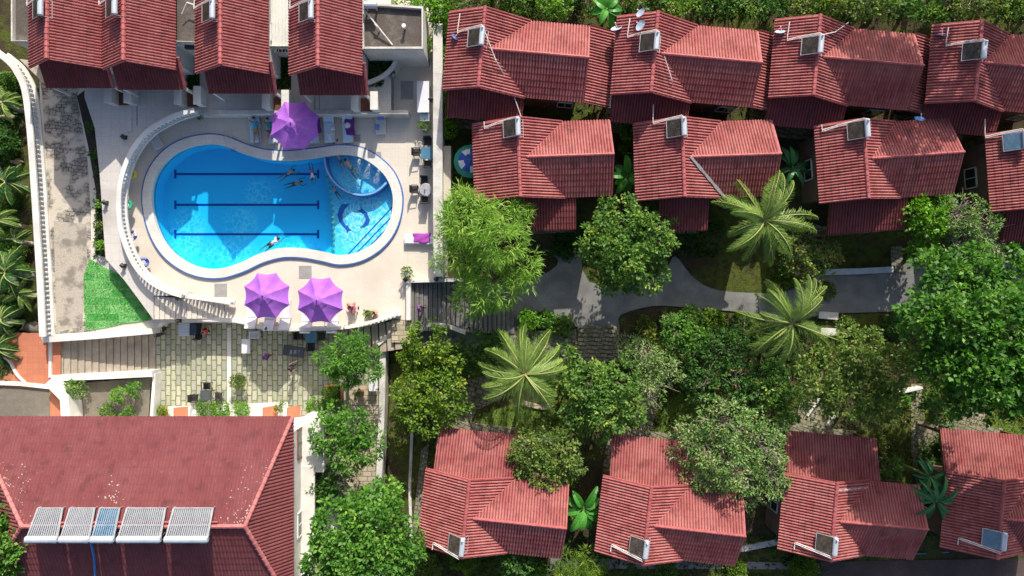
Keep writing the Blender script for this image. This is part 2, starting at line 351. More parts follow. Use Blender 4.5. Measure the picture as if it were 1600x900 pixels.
# coping
def drape(px, name, m, lift=.07):
    o = fill([P2(px, -1.6)], 0, name, m); bm = bmesh.new(); bm.from_mesh(o.data)
    for _ in range(4):
        es = [e for e in bm.edges if e.calc_length() > .6]
        if not es: break
        bmesh.ops.subdivide_edges(bm, edges=es, cuts=1); bmesh.ops.triangulate(bm, faces=bm.faces)
    for v in bm.verts: v.co.z = zt(v.co.x, v.co.y) + lift
    bm.to_mesh(o.data); bm.free(); return struct(o)
cp = root('swimming_pool', at(430, 320, 0), 0, 'kidney shaped blue swimming pool with white coping and dark lane lines', 'swimming pool')
mb = MB(); ribbon(mb, outer, inner, -.35, .16, closed=True, mi=0); mb.build('coping', M['coping'], cp, world=True)
oo = offs(outer, .09 if (offs(outer, .05)[0] - inner[0]).length > (outer[0] - inner[0]).length else -.09)
mb = MB(); ribbon(mb, oo, outer, -.1, .14, closed=True); mb.build('blue_edge_tiles', M['bluetile'], cp, world=True)
i2 = offs(inner, .0)
mb = MB(); walls_of(mb, inner, -1.6, -.2); 
m, nt, b = newmat('blue pool mosaic')
c = mixc(nt, noise(nt, .5, 3), (.16, .76, 1.0), (.13, .72, .98)); vor = N(nt, 'ShaderNodeTexVoronoi', Scale=9); 
tc = N(nt, 'ShaderNodeTexCoord'); nt.links.new(tc.outputs['Object'], vor.inputs['Vector'])
c = mixc(nt, math_(nt, 'MULTIPLY', noise(nt, 40, 2), .12), c, (.1, .5, .8)); nt.links.new(c, b.inputs['Base Color']); b.inputs['Roughness'].default_value = .5; M['poolfloor'] = m
m, nt, b = newmat('pale pool mosaic')
vor = N(nt, 'ShaderNodeTexVoronoi', Scale=5.5); tc = N(nt, 'ShaderNodeTexCoord'); nt.links.new(tc.outputs['Object'], vor.inputs['Vector'])
c = mixc(nt, vor.outputs['Distance'], (.55, .85, .95), (.3, .7, .9)); c = mixc(nt, math_(nt, 'MULTIPLY', noise(nt, 7, 4), .5), c, (.7, .92, .96))
nt.links.new(c, b.inputs['Base Color']); M['shallowfloor'] = m
mb.build('pool_wall', M['poolfloor'], cp, world=True)
# main floor and shallow floor split along a curved step
step_px = [(503,200),(504,240),(508,270),(514,300),(519,330),(521,360),(519,400),(516,440)]
fo = fill([offs(inner, 0)], -1.45, 'pool_floor', M['poolfloor'], cp); 
for v in fo.data.vertices: v.co -= cp.location
sp_ = spline(P2(step_px, -.75), 4, closed=False)
shal = sp_ + P2([(660,440),(660,200)], -.75)
# clip shallow polygon to the pool outline with a simple Sutherland-Hodgman against triangles: use fine grid instead
def inside(p, poly):
    c = False; n = len(poly); j = n - 1
    for i in range(n):
        if (poly[i].y > p.y) != (poly[j].y > p.y) and p.x < (poly[j].x - poly[i].x) * (p.y - poly[i].y) / (poly[j].y - poly[i].y) + poly[i].x: c = not c
        j = i
    return c
sh_out = [p for p in offs(inner, 0) if inside(p, shal)]
ks = [i for i, p in enumerate(inner) if inside(p, shal)]
# order: contiguous run
st = next(i for i in ks if (i - 1) % len(inner) not in ks); run = []; i = st
while i in ks: run.append(inner[i]); i = (i + 1) % len(inner)
a, bb = run[0], run[-1]
sps = [p for p in sp_ if inside(p, inner)]
if (sps[0] - bb).length > (sps[-1] - bb).length: sps = sps[::-1]
shp = run + sps
so = fill([shp], -.75, 'shallow_floor', M['shallowfloor'], cp)
for v in so.data.vertices: v.co -= cp.location
mb = MB(); walls_of(mb, sps, -1.45, -.75, closed=False); mb.build('step_wall', M['bluetile'], cp, world=True)
# lane lines
for y in (272, 320, 366):
    mb = MB(); a = at(274, y, -1.445); b_ = at(497, y, -1.445); mb.box(((a.x + b_.x) / 2, a.y, -1.442), (b_.x - a.x, .16, .006))
    for q in (a, b_): mb.box((q.x, q.y, -1.442), (.16, .62, .0055))
    mb.build('lane_line', mat('lane tile', (.01, .05, .3), .4, (.02, .08, .36), 9, bmp=0) if y == 272 else bpy.data.materials['lane tile'], cp, world=True)
# entry steps drawn by blue nosing
for (p, q, z) in (((543,397),(613,322),-.6), ((554,397),(616,333),-.45), ((566,395),(615,345),-.3)):
    A, B = at(*p, z), at(*q, z); t = (B - A).normalized(); nrm = Vector((t.y, -t.x, 0))
    mb = MB(); mb.ext([A, B, B + nrm * .42, A + nrm * .42], (0, 0, -.16 - (.6 + z) + .0)); mb.build('entry_step', M['shallowfloor'], cp, world=True)
    mb = MB(); mb.ext([A + Vector((0, 0, .012)), B + Vector((0, 0, .012)), B + nrm * .09 + Vector((0, 0, .012)), A + nrm * .09 + Vector((0, 0, .012))], (0, 0, -.008)); mb.build('step_nosing', M['bluetile'], cp, world=True)
# stepping discs along the rope line
for k in range(15):
    t = k / 14; x = 508 + 13 * math.sin(t * 1.9) ; y = 268 + t * 124
    mb = MB(); q = at(x + (1 - t) * 2, y, -.2); mb.lathe([(.09, -.04), (.12, 0), (.09, .05)], q, 8); mb.build('rope_float', mat('rope float', (.5, .48, .3), .5, bmp=0) if k == 0 else bpy.data.materials['rope float'], cp, world=True)
# children pool arc wall
arc = spline(P2([(505,236),(505,252),(509,268),(517,282),(529,294),(545,303),(562,307),(580,305),(594,298),(606,287)], -.05), 5, closed=False)
mb = MB(); ribbon(mb, arc, offs(arc, .22, False), -1.4, -.03); mb.build('divider_wall', M['bluetile'], cp, world=True)
mb = MB(); ribbon(mb, offs(arc, .05, False), offs(arc, .17, False), -.03, 0.0); mb.build('divider_top', mat('pale blue tile', (.2, .5, .8), .4, bmp=0), cp, world=True)
kid = arc + [p for p in inner if inside(p, [Vector(q) for q in P2([(504,200),(500,250),(530,302),(562,309),(606,288),(640,280),(640,200)], 0)])][::-1]
for px, py in ((561, 258), (576, 265), (591, 274)):
    # fountain jets: splayed white spray sheets
    mb = MB(); q = at(px + 3, py - 8, -.05); d = Vector((-.35, -1, 0)).normalized(); e = Vector((d.y, -d.x, 0))
    for k in range(170):
        t = random.random(); s = random.uniform(-1, 1) * (.05 + .22 * t); z = .5 * (1 - t) * (0.4 + .6 * random.random()); c0 = q + d * (t * 1.0) + e * s + Vector((0, 0, z + .02)); r = random.uniform(.008, .022)
        mb.box(c0, (r, r * 1.6, r), math.atan2(d.y, d.x) + math.pi / 2)
    j = mb.build('water_jet', mat('foam', (.85, .9, .95), .5, bmp=0) if px == 561 else bpy.data.materials['foam'], cp, world=True)
# dolphins in mosaic on the shallow floor
def dolph(pts, z, white):
    mb = MB(); s = [at(p[0], p[1], z) for p in pts]; mb.prism([(p.x, p.y) for p in s], z - .004, z + .004); mb.build('fish_mosaic', M['bluetile'], cp, world=True)
    mb = MB(); s = [at(p[0], p[1], z + .005) for p in white]; mb.prism([(p.x, p.y) for p in s], z, z + .009); mb.build('mosaic_belly', M['whitecloth'], cp, world=True)
dolph([(548,317),(540,319),(534,319),(530,325),(527,336),(530,346),(535,353),(541,359),(542,365),(545,361),(550,360),(546,357),(543,352),(539,343),(536,334),(538,328),(543,322)], -.742, [(539,344),(543,352),(540,352),(536,344),(535,334),(537,334)])
dolph([(563,322),(567,327),(573,332),(578,343),(576,351),(569,355),(562,356),(566,352),(570,348),(571,342),(568,335),(563,331),(557,330),(563,328)], -.742, [(568,335),(571,342),(569,348),(566,348),(568,342),(565,334)])
# ladder
mb = MB()
for dx in (0, .45):
    q = at(358, 221, 0) + Vector((dx, 0, 0)); mb.tube([q + Vector((0, .25, .1)), q + Vector((0, .25, .7)), q + Vector((0, -.1, .85)), q + Vector((0, -.5, .5)), q + Vector((0, -.55, -.8))], .025, 6)
for k in range(3): q = at(358, 221, 0) + Vector((.22, -.54, -.15 - .25 * k)); mb.box(q, (.45, .07, .03))
mb.build('pool_ladder', M['alu'], cp, world=True)
# water
m, nt, b = newmat('pool water')
tc = N(nt, 'ShaderNodeTexCoord')
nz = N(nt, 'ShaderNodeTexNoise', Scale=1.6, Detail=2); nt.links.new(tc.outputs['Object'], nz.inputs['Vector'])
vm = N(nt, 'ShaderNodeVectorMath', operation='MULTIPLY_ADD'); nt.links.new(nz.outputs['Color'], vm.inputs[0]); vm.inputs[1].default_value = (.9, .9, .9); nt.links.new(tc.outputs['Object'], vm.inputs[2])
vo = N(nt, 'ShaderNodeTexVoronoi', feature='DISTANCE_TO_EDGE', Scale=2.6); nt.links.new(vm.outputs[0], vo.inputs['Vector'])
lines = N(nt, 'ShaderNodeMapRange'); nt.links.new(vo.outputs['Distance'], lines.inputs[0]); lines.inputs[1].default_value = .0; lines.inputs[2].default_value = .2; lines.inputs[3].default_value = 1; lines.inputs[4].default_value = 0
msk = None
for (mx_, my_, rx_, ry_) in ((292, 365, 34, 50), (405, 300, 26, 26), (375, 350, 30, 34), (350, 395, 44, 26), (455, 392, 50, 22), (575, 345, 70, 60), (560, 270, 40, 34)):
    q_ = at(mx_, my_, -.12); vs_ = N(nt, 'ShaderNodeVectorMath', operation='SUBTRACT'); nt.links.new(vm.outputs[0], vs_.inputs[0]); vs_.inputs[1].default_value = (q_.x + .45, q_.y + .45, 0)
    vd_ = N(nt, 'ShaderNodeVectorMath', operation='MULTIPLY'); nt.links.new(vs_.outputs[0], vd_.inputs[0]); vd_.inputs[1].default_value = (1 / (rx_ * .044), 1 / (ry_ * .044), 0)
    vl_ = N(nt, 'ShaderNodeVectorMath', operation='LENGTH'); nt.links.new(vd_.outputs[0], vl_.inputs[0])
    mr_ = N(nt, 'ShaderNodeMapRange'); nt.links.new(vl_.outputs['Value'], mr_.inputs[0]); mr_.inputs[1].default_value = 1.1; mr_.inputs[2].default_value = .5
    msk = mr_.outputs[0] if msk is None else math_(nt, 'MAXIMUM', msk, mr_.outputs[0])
cf = math_(nt, 'MULTIPLY', math_(nt, 'POWER', lines.outputs[0], 1.3), msk)  # caustic sunlight painted into the water tint, only inside the placed patches
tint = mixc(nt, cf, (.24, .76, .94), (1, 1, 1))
tr = N(nt, 'ShaderNodeBsdfTransparent'); nt.links.new(tint, tr.inputs[0])
gl = N(nt, 'ShaderNodeBsdfGlossy', Roughness=.06); bp = N(nt, 'ShaderNodeBump', Strength=.25, Distance=.05); nzz = N(nt, 'ShaderNodeTexNoise', Scale=5, Detail=3); nt.links.new(tc.outputs['Object'], nzz.inputs['Vector']); nt.links.new(nzz.outputs[0], bp.inputs['Height']); nt.links.new(bp.outputs[0], gl.inputs['Normal'])
mx = N(nt, 'ShaderNodeMixShader'); mx.inputs[0].default_value = .025; nt.links.new(tr.outputs[0], mx.inputs[1]); nt.links.new(gl.outputs[0], mx.inputs[2]); nt.links.new(mx.outputs[0], nt.nodes['Material Output'].inputs[0])
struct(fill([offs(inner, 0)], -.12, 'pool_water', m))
# ---- upper terrace (1 m above the deck)
UT = 1.05
bal_px = [(303,172),(280,178),(255,189),(230,205),(210,228),(196,256),(187,290),(185,325),(189,360),(199,392),(214,420),(236,441),(262,455),(284,462)]
bal = spline(P2(bal_px, UT), 4, closed=False)
up = P2([(611,-60),(611,172)], UT) + bal + P2([(240,462),(240,500),(222,475),(196,440),(165,404),(161,350),(156,275),(148,200),(132,152),(132,-60)], UT)
struct(fill([up], UT, 'upper_terrace', M['deck2']))
mb = MB(); walls_of(mb, up, 0.004, UT - .002); struct(mb.build('terrace_side_wall', M['stonewall']))
# dark seam lines and steps on the terrace
for (x0, y0, x1, y1, w) in ((203,136,203,206,.3), (214,136,214,196,.05), (492,140,492,172,.05), (499,140,499,172,.04), (322,140,322,168,.05), (315,140,315,168,.05), (307,140,307,168,.05)):
    a, b_ = at(x0, y0, UT), at(x1, y1, UT); mb = MB(); mb.box(((a.x + b_.x) / 2, (a.y + b_.y) / 2, UT + (.03 if w > .1 else .004)), (w, abs(a.y - b_.y), .06 if w > .1 else .008)); struct(mb.build('paving_strip', M['stairsg'] if w < .1 else M['grime']))
# ---- lower paved terrace
TZ = -1.4
ter = P2([(236,470),(640,470),(604,525),(600,560),(598,800),(598,960),(440,960),(440,655),(232,655)], TZ)
struct(fill([ter], TZ, 'paved_terrace', M['pavers']))
mb = MB(); walls_of(mb, ter, -4.3, TZ); struct(mb.build('terrace_base_wall', M['white']))
alley = P2([(546,600),(592,600),(592,960),(470,960),(470,640),(546,632)], TZ + .005)
struct(fill([alley], TZ + .005, 'paved_alley', M['pavers2']))
strip = P2([(237,636),(450,628),(450,655),(232,655)], TZ + .01)
struct(fill([strip], TZ + .01, 'terrace_edge_paving', M['white']))
for (x0, x1) in ((238,262),(271,294),(410,434),(448,469)):
    struct(fill([P2([(x0,637),(x1,637 - (4 if x0 > 400 else 2)),(x1,652),(x0,652)], TZ + .016)], TZ + .016, 'terracotta_inlay', M['terra']))
a, b_ = at(358, 512, TZ), at(358, 632, TZ); mb = MB(); mb.box((a.x, (a.y + b_.y) / 2, TZ + .012), (.3, a.y - b_.y, .024)); struct(mb.build('paving_band', M['white']))
# ---- stone road on the left, cement band, turf mats
road = spline(P2([(72,-60),(74,60),(60,108),(66,150),(72,260),(78,380),(84,500),(86,522)], .006), 4, False) + P2([(150,518),(142,420),(142,330),(136,240),(120,150),(132,120),(132,-60)], .006)
struct(fill([road], .006, 'stone_road', M['road']))
struct(fill([P2([(84,345),(135,350),(136,415),(128,510),(88,520)], .011)], .011, 'cement_patch', M['roadlight']))
struct(fill([P2([(30,92),(62,96),(110,118),(112,140),(66,128)], .012)], .012, 'cement_apron', M['roadlight']))
struct(fill([P2([(138,395),(165,404),(196,440),(222,475),(240,500),(244,508),(236,500),(180,430),(150,405)], .011)], .011, 'cement_corner', M['grime']))
tz = .05
tp = P2([(140,404),(160,416),(185,428),(200,441),(212,455),(226,474),(236,494),(236,500),(215,503),(190,506),(160,513),(134,516),(131,480),(131,430)], tz)
mb = MB(); mb.prism([(p.x, p.y) for p in tp], .012, tz); o = mb.build('turf_matting', M['turf']); tag(o, 'bright green turf mats laid in a triangle beside the worn stone road', 'turf mat')
mb = MB()
for i in range(9000):
    x = random.uniform(131, 236); y = random.uniform(404, 516); p = at(x, y, tz)
    if not inside(p, tp): continue
    d = random.uniform(0, 6.28); s = .05; mb.add([p + Vector((math.cos(d) * .02, math.sin(d) * .02, 0)), p - Vector((math.cos(d) * .02, math.sin(d) * .02, 0)), p + Vector((random.uniform(-s, s), random.uniform(-s, s), .07))], [(0, 1, 2)])
pile = mb.build('turf_pile', M['turf'], o); pile['kind'] = 'stuff'
# ---- terracotta yard lower left
TC = -.3
struct(fill([P2([(-60,520),(95,520),(95,700),(-60,700)], TC)], TC, 'terracotta_yard', M['terra']))
# left strip
mb = MB(); 
struct(fill([spline(P2([(28,200),(40,300),(45,400),(46,520)], -1.0), 3, False) + P2([(66,522),(60,300),(40,160)], -1.0)], -3.6, 'garden_path', M['pavers2']))
# ---- grey path on the right
PZ = -1.8
pa = spline(P2([(640,470),(700,452),(760,440),(820,440),(870,415),(860,395),(815,380),(840,370),(900,380),(920,440),(1000,445),(1040,420),(1055,400),(1080,430),(1110,450),(1160,457),(1230,455),(1290,428),(1400,418),(1440,400),(1500,420),(1660,400)], PZ + .1), 3, False) + spline(P2([(1660,480),(1500,470),(1430,480),(1385,487),(1300,490),(1240,500),(1180,490),(1130,485),(1070,480),(1020,478),(970,492),(962,512),(905,512),(890,500),(830,485),(800,500),(790,540),(640,540)], PZ + .1), 3, False)
struct(fill([pa], PZ + .1, 'asphalt_path', M['path']))
struct(fill([P2([(1390,372),(1408,370),(1412,425),(1394,425)], PZ + .2)], PZ + .2, 'wooden_walkway', M['garden_stone']))
for pts, z in (([(760,520),(900,515),(905,560),(790,560)], -2.2), ([(700,600),(770,585),(790,620),(745,640),(720,690),(680,700)], -1.9), ([(1000,595),(1030,600),(1025,640),(1010,690),(985,690),(990,650)], -1.8), ([(1250,625),(1290,625),(1300,660),(1270,695),(1230,695)], -1.7), ([(1425,600),(1442,600),(1440,720),(1425,760),(1415,700)], -1.7), ([(1440,660),(1480,655),(1540,630),(1530,690),(1450,695)], -1.55), ([(660,700),(672,690),(660,830),(645,830)], -1.2), ([(720,682),(870,680),(870,692),(720,692)], -1.2)):
    drape(pts, 'garden_path', M['garden_stone'])
for pts in ([(755,645),(800,632),(880,640),(880,690),(745,690)], [(1035,640),(1060,610),(1120,640),(1060,690),(1020,690)], [(1440,610),(1480,600),(1560,650),(1600,660),(1600,690),(1440,690)]):
    drape(pts, 'lawn', mat('lawn grass', (.13, .2, .03), 1, (.08, .14, .02), 1.2, fine=.5, bmp=.8) if pts[0][0] < 800 else bpy.data.materials['lawn grass'], .05)
# ---- stairs
def stairs(a0, a1, b0, b1, n, z0, z1, zb, m):
    """a/b pixel lines (two sides); a0/b0 carry level z0 and a1/b1 level z1"""
    mb = MB()
    for i in range(n):
        z = z0 + (z1 - z0) * (i + .5) / n; t0, t1 = i / n, (i + .85) / n
        L_ = lambda p, q, t: (p[0] + (q[0] - p[0]) * t, p[1] + (q[1] - p[1]) * t)
        q = [at(*L_(a0, a1, t0), z), at(*L_(a0, a1, t1), z), at(*L_(b0, b1, t1), z), at(*L_(b0, b1, t0), z)]
        mb.prism([(p.x, p.y) for p in q], zb - .01 * i, z)
    return struct(mb.build('stone_stairs', m))
stairs((641,438),(812,438),(641,516),(812,522), 24, -.02, -1.74, -2.6, M['stairsg'])
stairs((625,500),(520,518),(628,545),(520,562), 9, -.05, -1.36, -1.8, M['tread'])
struct(fill([P2([(612,498),(641,502),(641,535),(612,535)], -.02)], -.02, 'stair_landing', M['pavers2']))
stairs((78,528),(244,514),(78,592),(244,588), 15, -.33, -1.36, -4.3, M['tread'])
stairs((358,474),(240,462),(358,497),(240,499), 14, .06, 1.0, -.01, M['deck'])
stairs((903,508),(903,566),(968,508),(968,566), 9, -1.6, -1.72, -2.6, M['garden_stone'])
# ---- walls
def wall(px, z0, z1, w, m, label, cat='wall', name='parapet_wall', closed=False, smooth=True, group=None):
    c = P2(px, z1); c = spline(c, 4, False) if smooth and len(px) > 2 else [Vector(p) for p in c]
    A = offs(c, w / 2, False); B = offs(c, -w / 2, False); mb = MB(); ribbon(mb, A, B, z0, z1); o = mb.build(name, m); tag(o, label, cat, group); return o
wall([(246,500),(300,499),(368,501),(412,512),(450,514),(545,510),(585,503),(625,490)], -1.5, .28, .28, M['white'], 'long white parapet along the south edge of the pool deck')
wall([(590,538),(612,522),(645,510),(690,508),(728,521)], -2.5, -.3, .26, M['white'], 'curved white wall below the dark stairs right of the landing')
wall([(598,535),(597,620),(594,700),(590,800),(588,950)], -2.6, -.75, .42, M['grime'], 'long narrow white wall between the paved terrace and the garden', smooth=False)
wall([(640,439),(722,437)], -2.5, .35, .24, M['white'], 'short white wall along the top of the dark stairs', smooth=False)
wall([(638,440),(638,500)], -.3, .5, .3, M['white'], 'short white wall between the pool deck and the dark stairs', smooth=False)
wall([(684,40),(684,200),(684,330),(685,432)], -2.6, 1.9, .62, M['grime'], 'tall white boundary wall along the right side of the pool deck', name='boundary_wall', smooth=False)
wall([(698,228),(698,300),(700,312)], -2.4, 1.2, .55, M['cream'], 'low cream wall block beside the boundary wall and the green parasol', smooth=False)
wall([(300,173),(320,175),(638,175)], 0, UT + .1, .26, M['grime'], 'straight pale wall behind the row of sun loungers', smooth=False)
wall([(66,531),(150,525),(238,517)], -4.3, .35, .4, M['white'], 'white parapet between the green turf and the stone stairs', smooth=False)
wall([(80,591),(160,588),(238,584)], -4.3, -.25, .42, M['white'], 'white wall along the lower side of the stone stairs', smooth=False)
wall([(75,596),(100,622),(103,660)], -4.3, .5, .62, M['white'], 'angled white wall between the terracotta yard and the shrub bed', smooth=False)
wall([(240,584),(240,600),(236,655)], -4.3, -.5, .2, M['white'], 'thin white wall at the right end of the shrub bed', smooth=False)
wall([(-20,598),(30,600),(76,605)], -1, -.1, .26, M['white'], 'low white kerb wall across the terracotta yard', smooth=False)
wall([(0,555),(14,565),(25,585),(38,598)], -1, -.15, .14, M['white'], 'thin curved kerb round the dark planting at the yard edge')
wall([(78,530),(78,590)], -1, -.2, .2, M['white'], 'narrow white kerb at the foot of the stone stairs', smooth=False)
wall([(1290,425),(1340,424),(1396,421)], -2.3, -1.4, .42, mat('pale slab', (.6, .66, .74), .6), 'long pale slab wall on the shaded path below the bungalows', smooth=False)
wall([(1285,500),(1350,488),(1395,487)], -2.3, -1.95, .3, M['grime'], 'grey kerb wall at the lower edge of the shaded path', smooth=False)
wall([(1280,492),(1310,494)], -2.3, -1.5, .5, M['white'], 'short white slab beside the lower right palm', smooth=False)
wall([(1283,518),(1312,519)], -2.3, -1.5, .5, M['white'], 'second short white slab under the lower right palm fronds', smooth=False)
wall([(1262,650),(1275,632),(1285,625)], -1.8, -1.2, .12, M['white'], 'thin white curved edging on the left side of the sunlit garden path')
wall([(1286,676),(1295,660),(1306,650)], -1.8, -1.2, .12, M['white'], 'thin white curved edging on the right side of the sunlit garden path')
wall([(1408,614),(1442,606)], -1.8, -1.0, .14, M['white'], 'thin white wall end beside the big emerald tree', smooth=False)
wall([(645,640),(640,760),(643,860)], -2.3, -.9, .2, M['grime'], 'old low wall running down between the hedge and the lower bungalow', smooth=False)
wall([(810,628),(850,637),(868,628)], -1.9, -1.3, .3, M['pavers2'], 'curved stone edging under the coconut palm by the lawn')
wall([(1040,858),(1160,858),(1260,838)], -1.4, -.9, .4, M['grime'], 'old concrete kerb below the second lower bungalow', smooth=False)
# bed / gravel patches
struct(fill([P2([(100,600),(236,590),(232,655),(100,655)], -.9)], -.9, 'shrub_bed', M['gravel']))
struct(fill([P2([(-10,605),(78,608),(78,660),(-10,660)], -.28)], -.28, 'rubble_ground', M['gravel']))
struct(fill([P2([(600,525),(622,530),(625,700),(640,860),(600,860)], -2.2)], -2.2, 'leaf_litter', mat('leaf litter', (.2, .15, .06), 1, (.07, .08, .02), 2.5, fine=.9, bmp=.9)))
struct(fill([P2([(140,135),(170,160),(165,170),(150,200),(168,300),(172,404),(150,398),(150,300),(138,230),(120,150)], .016)], .016, 'planting_strip', mat('dark soil', (.05, .04, .03), 1)))
# round drains / access covers on the deck
for (x, y, w, h) in ((345,453,.85,.85), (477,425,.85,.85), (478,414,.01,.01), (636,141,.9,1.3), (590,242,.5,.4), (558,216,.5,.5)):
    if w < .1: continue
    q = at(x, y, .004); r = root('access_cover', q, 0, {345: 'large grey square cover set in the deck left of the umbrellas', 477: 'grey square cover in the deck just above the right umbrella', 636: 'big outlined cover in the deck beside the boundary wall counter', 590: 'small plain cover in the deck near the pool head', 558: 'pale square mat at the foot of the purple towel lounger'}[x], 'drain cover')
    mb = MB(); mb.box((0, 0, .006), (w, h, .012)); mb.build('cover_plate', mat('cover', (.45, .44, .42), .7, fine=.5, bmp=.6), r)
    mb = MB()
    for s in (-1, 1): mb.box((s * w / 2, 0, .008), (.03, h + .03, .02)); mb.box((0, s * h / 2, .0075), (w, .03, .019))
    mb.build('cover_frame', M['alu'], r)
# ---- balustrades
def balustrade(px, z0, h, n, label, railw=.2, closed=False, m=None, lean=0):
    m = m or M['white']; c = spline(P2(px, z0 + h), 5, False) if len(px) > 2 else P2(px, z0 + h)
    r = root('balustrade', (c[0].x, c[0].y, z0), 0, label, 'balustrade')
    for nm, a, b_, w in (('base_rail', 0, .14, railw + .06), ('top_rail', h - .13, h, railw)):
        mb = MB(); ribbon(mb, offs(c, w / 2, False), offs(c, -w / 2, False), z0 + a, z0 + b_); mb.build(nm, m, r, world=True)
    ln = [0]
    for i in range(len(c) - 1): ln.append(ln[-1] + (c[i + 1] - c[i]).length)
    bm_ = MB(); bm_.lathe([(.05, .14), (.085, .3), (.075, .4), (.045, .55), (.04, h - .2), (.07, h - .13)], (0, 0, 0), 8); me = None
    for k in range(n):
        d = ln[-1] * (k + .5) / n; i = max(j for j in range(len(ln)) if ln[j] <= d); i = min(i, len(c) - 2); t = (d - ln[i]) / (ln[i + 1] - ln[i]); p = c[i].lerp(c[i + 1], t)
        if me is None: o = bm_.build('baluster', m, r); me = o.data
        else: o = bpy.data.objects.new('baluster', me); C.objects.link(o); o.parent = r
        o.location = (p.x - c[0].x, p.y - c[0].y, 0)
    return r
balustrade([(-6,80),(14,96),(26,112),(38,140),(46,200),(52,280),(57,360),(62,440),(66,526)], 0, 1.0, 62, 'long white balustrade down the left edge of the stone road', .42)
balustrade(bal_px, UT, .8, 60, 'curved white balustrade on the stone wall round the pool', .3)
balustrade([(284,462),(320,467),(360,473)], .35, .8, 14, 'straight white balustrade above the deck steps at the lower left', .26)
balustrade([(622,490),(545,511),(452,515)], -.0, .75, 26, 'pale balustrade on the parapet behind the lower umbrellas', .22)
# lamp posts on the walls (small dark square lanterns)
lp = None
for (x, y, z, lab) in ((289,164,UT,'dark square lantern at the top corner of the curved balustrade'), (196,215,UT,'dark square lantern on the left bend of the curved balustrade'), (167,317,UT,'dark square lantern at the left middle of the outer terrace edge'), (281,466,1.15,'dark square lantern where the deck steps begin'), (281,501,.28,'dark square lantern on the parapet above the terrace cart'), (419,514,.28,'dark square lantern on the parapet between the two umbrellas'), (540,512,.28,'dark square lantern on the parapet right of the umbrellas'), (634,437,.35,'dark square lantern by the yellow green potted plant'), (682,436,.35,'dark square lantern on the wall above the dark stairs'), (674,157,1.9,'dark square lantern on top of the boundary wall'), (195,415,UT,'dark square lantern near the blue swim ring'), (548,88,2.5,'dark lantern at the corner of the flat roofed block')):
    q = at(x, y, z)
    if lp is None:
        lp = root('wall_lantern', q, 0, lab, 'lantern', 'small dark lanterns on the walls')
        mb = MB(); mb.box((0, 0, .03), (.26, .26, .06)); mb.build('lantern_base', M['darkmetal'], lp)
        mb = MB(); mb.box((0, 0, .2), (.2, .2, .28)); mb.build('lantern_body', M['glass'], lp)
        mb = MB(); mb.lathe([(.2, .34), (.18, .38), (.05, .48), (.02, .52)], (0, 0, 0), 4); mb.build('lantern_cap', M['darkmetal'], lp)
    else: dup(lp, q, 0, lab)
# ================================================================== BUILDINGS
def clipcol(poly, u):
    """v range of a convex 2D polygon at u"""
    vs = []; n = len(poly)
    for i in range(n):
        (a, b), (c, d) = poly[i], poly[(i + 1) % n]
        if (a <= u <= c) or (c <= u <= a):
            if abs(c - a) < 1e-9: vs += [b, d]
            else: vs.append(b + (d - b) * (u - a) / (c - a))
    return (min(vs), max(vs)) if vs else None
def tiles(mb, poly, pitch=.185, amp=.09, course=.4, nseg=6):
    """corrugated clay tile skin over a convex planar 3D polygon, rolls running down the slope"""
    P = [Vector(p) for p in poly]; n = Vector((0, 0, 0))
    for i in range(len(P)): n += P[i].cross(P[(i + 1) % len(P)])
    n.normalize()
    if n.z < 0: n = -n
    dv = Vector((n.x, n.y, 0)).normalized(); down = (dv - n * dv.dot(n)).normalized(); uu = down.cross(n).normalized(); o = P[0]
    Q = [((p - o).dot(uu), (p - o).dot(down)) for p in P]
    u0 = min(q[0] for q in Q); u1 = max(q[0] for q in Q); v0 = min(q[1] for q in Q)
    step = pitch / nseg; k0 = 0; nU = int(math.ceil((u1 - u0) / step))
    if mb.uv is None: mb.uv = []
    h = lambda u: amp * abs(math.cos(math.pi * (u - u0) / pitch)) ** .85
    for k in range(nU):
        a, b = u0 + k * step, min(u1, u0 + (k + 1) * step)
        ea, eb = min(max(a, u0 + 1e-4), u1 - 1e-4), min(max(b, u0 + 1e-4), u1 - 1e-4)
        ra, rb = clipcol(Q, ea), clipcol(Q, eb)
        if not ra or not rb: continue
        ha, hb = h(a), h(b); lo = min(ra[0], rb[0]); hi = max(ra[1], rb[1])
        c0 = int((lo - v0) / course); c1 = int((hi - v0) / course) + 1
        for c in range(c0, c1):
            s0, s1 = v0 + c * course, v0 + (c + 1) * course
            va0, va1 = max(ra[0], min(ra[1], s0)), max(ra[0], min(ra[1], s1)); vb0, vb1 = max(rb[0], min(rb[1], s0)), max(rb[0], min(rb[1], s1))
            if va1 - va0 < 1e-4 and vb1 - vb0 < 1e-4: continue
            lift = lambda v: .02 * ((v - s0) / course)
            pts = [(a, va0, ha + lift(va0)), (b, vb0, hb + lift(vb0)), (b, vb1, hb + lift(vb1)), (a, va1, ha + lift(va1))]
            base = len(mb.v); mb.v += [tuple(o + uu * q[0] + down * q[1] + n * q[2]) for q in pts]; mb.f.append((base, base + 3, base + 2, base + 1)); mb.m.append(0)
            for q in (pts[0], pts[3], pts[2], pts[1]): mb.uv.append((q[0], q[1] - v0))
    return n
def under(mb, poly, t=.1, gap=.015):
    P = [Vector(p) for p in poly]; n = Vector((0, 0, 0))
    for i in range(len(P)): n += P[i].cross(P[(i + 1) % len(P)])
    n.normalize(); n = n if n.z > 0 else -n
    P = [p - n * gap for p in P]; mb.ext(P, -n * t)
def ridge(mb, p0, p1, r=.13, seg=.36):
    p0, p1 = Vector(p0), Vector(p1); L_ = (p1 - p0).length; n = max(1, round(L_ / seg)); d = (p1 - p0) / n
    for i in range(n): a = p0 + d * i; mb.tube([a, a + d * 1.08], [r, r * .8], 8)
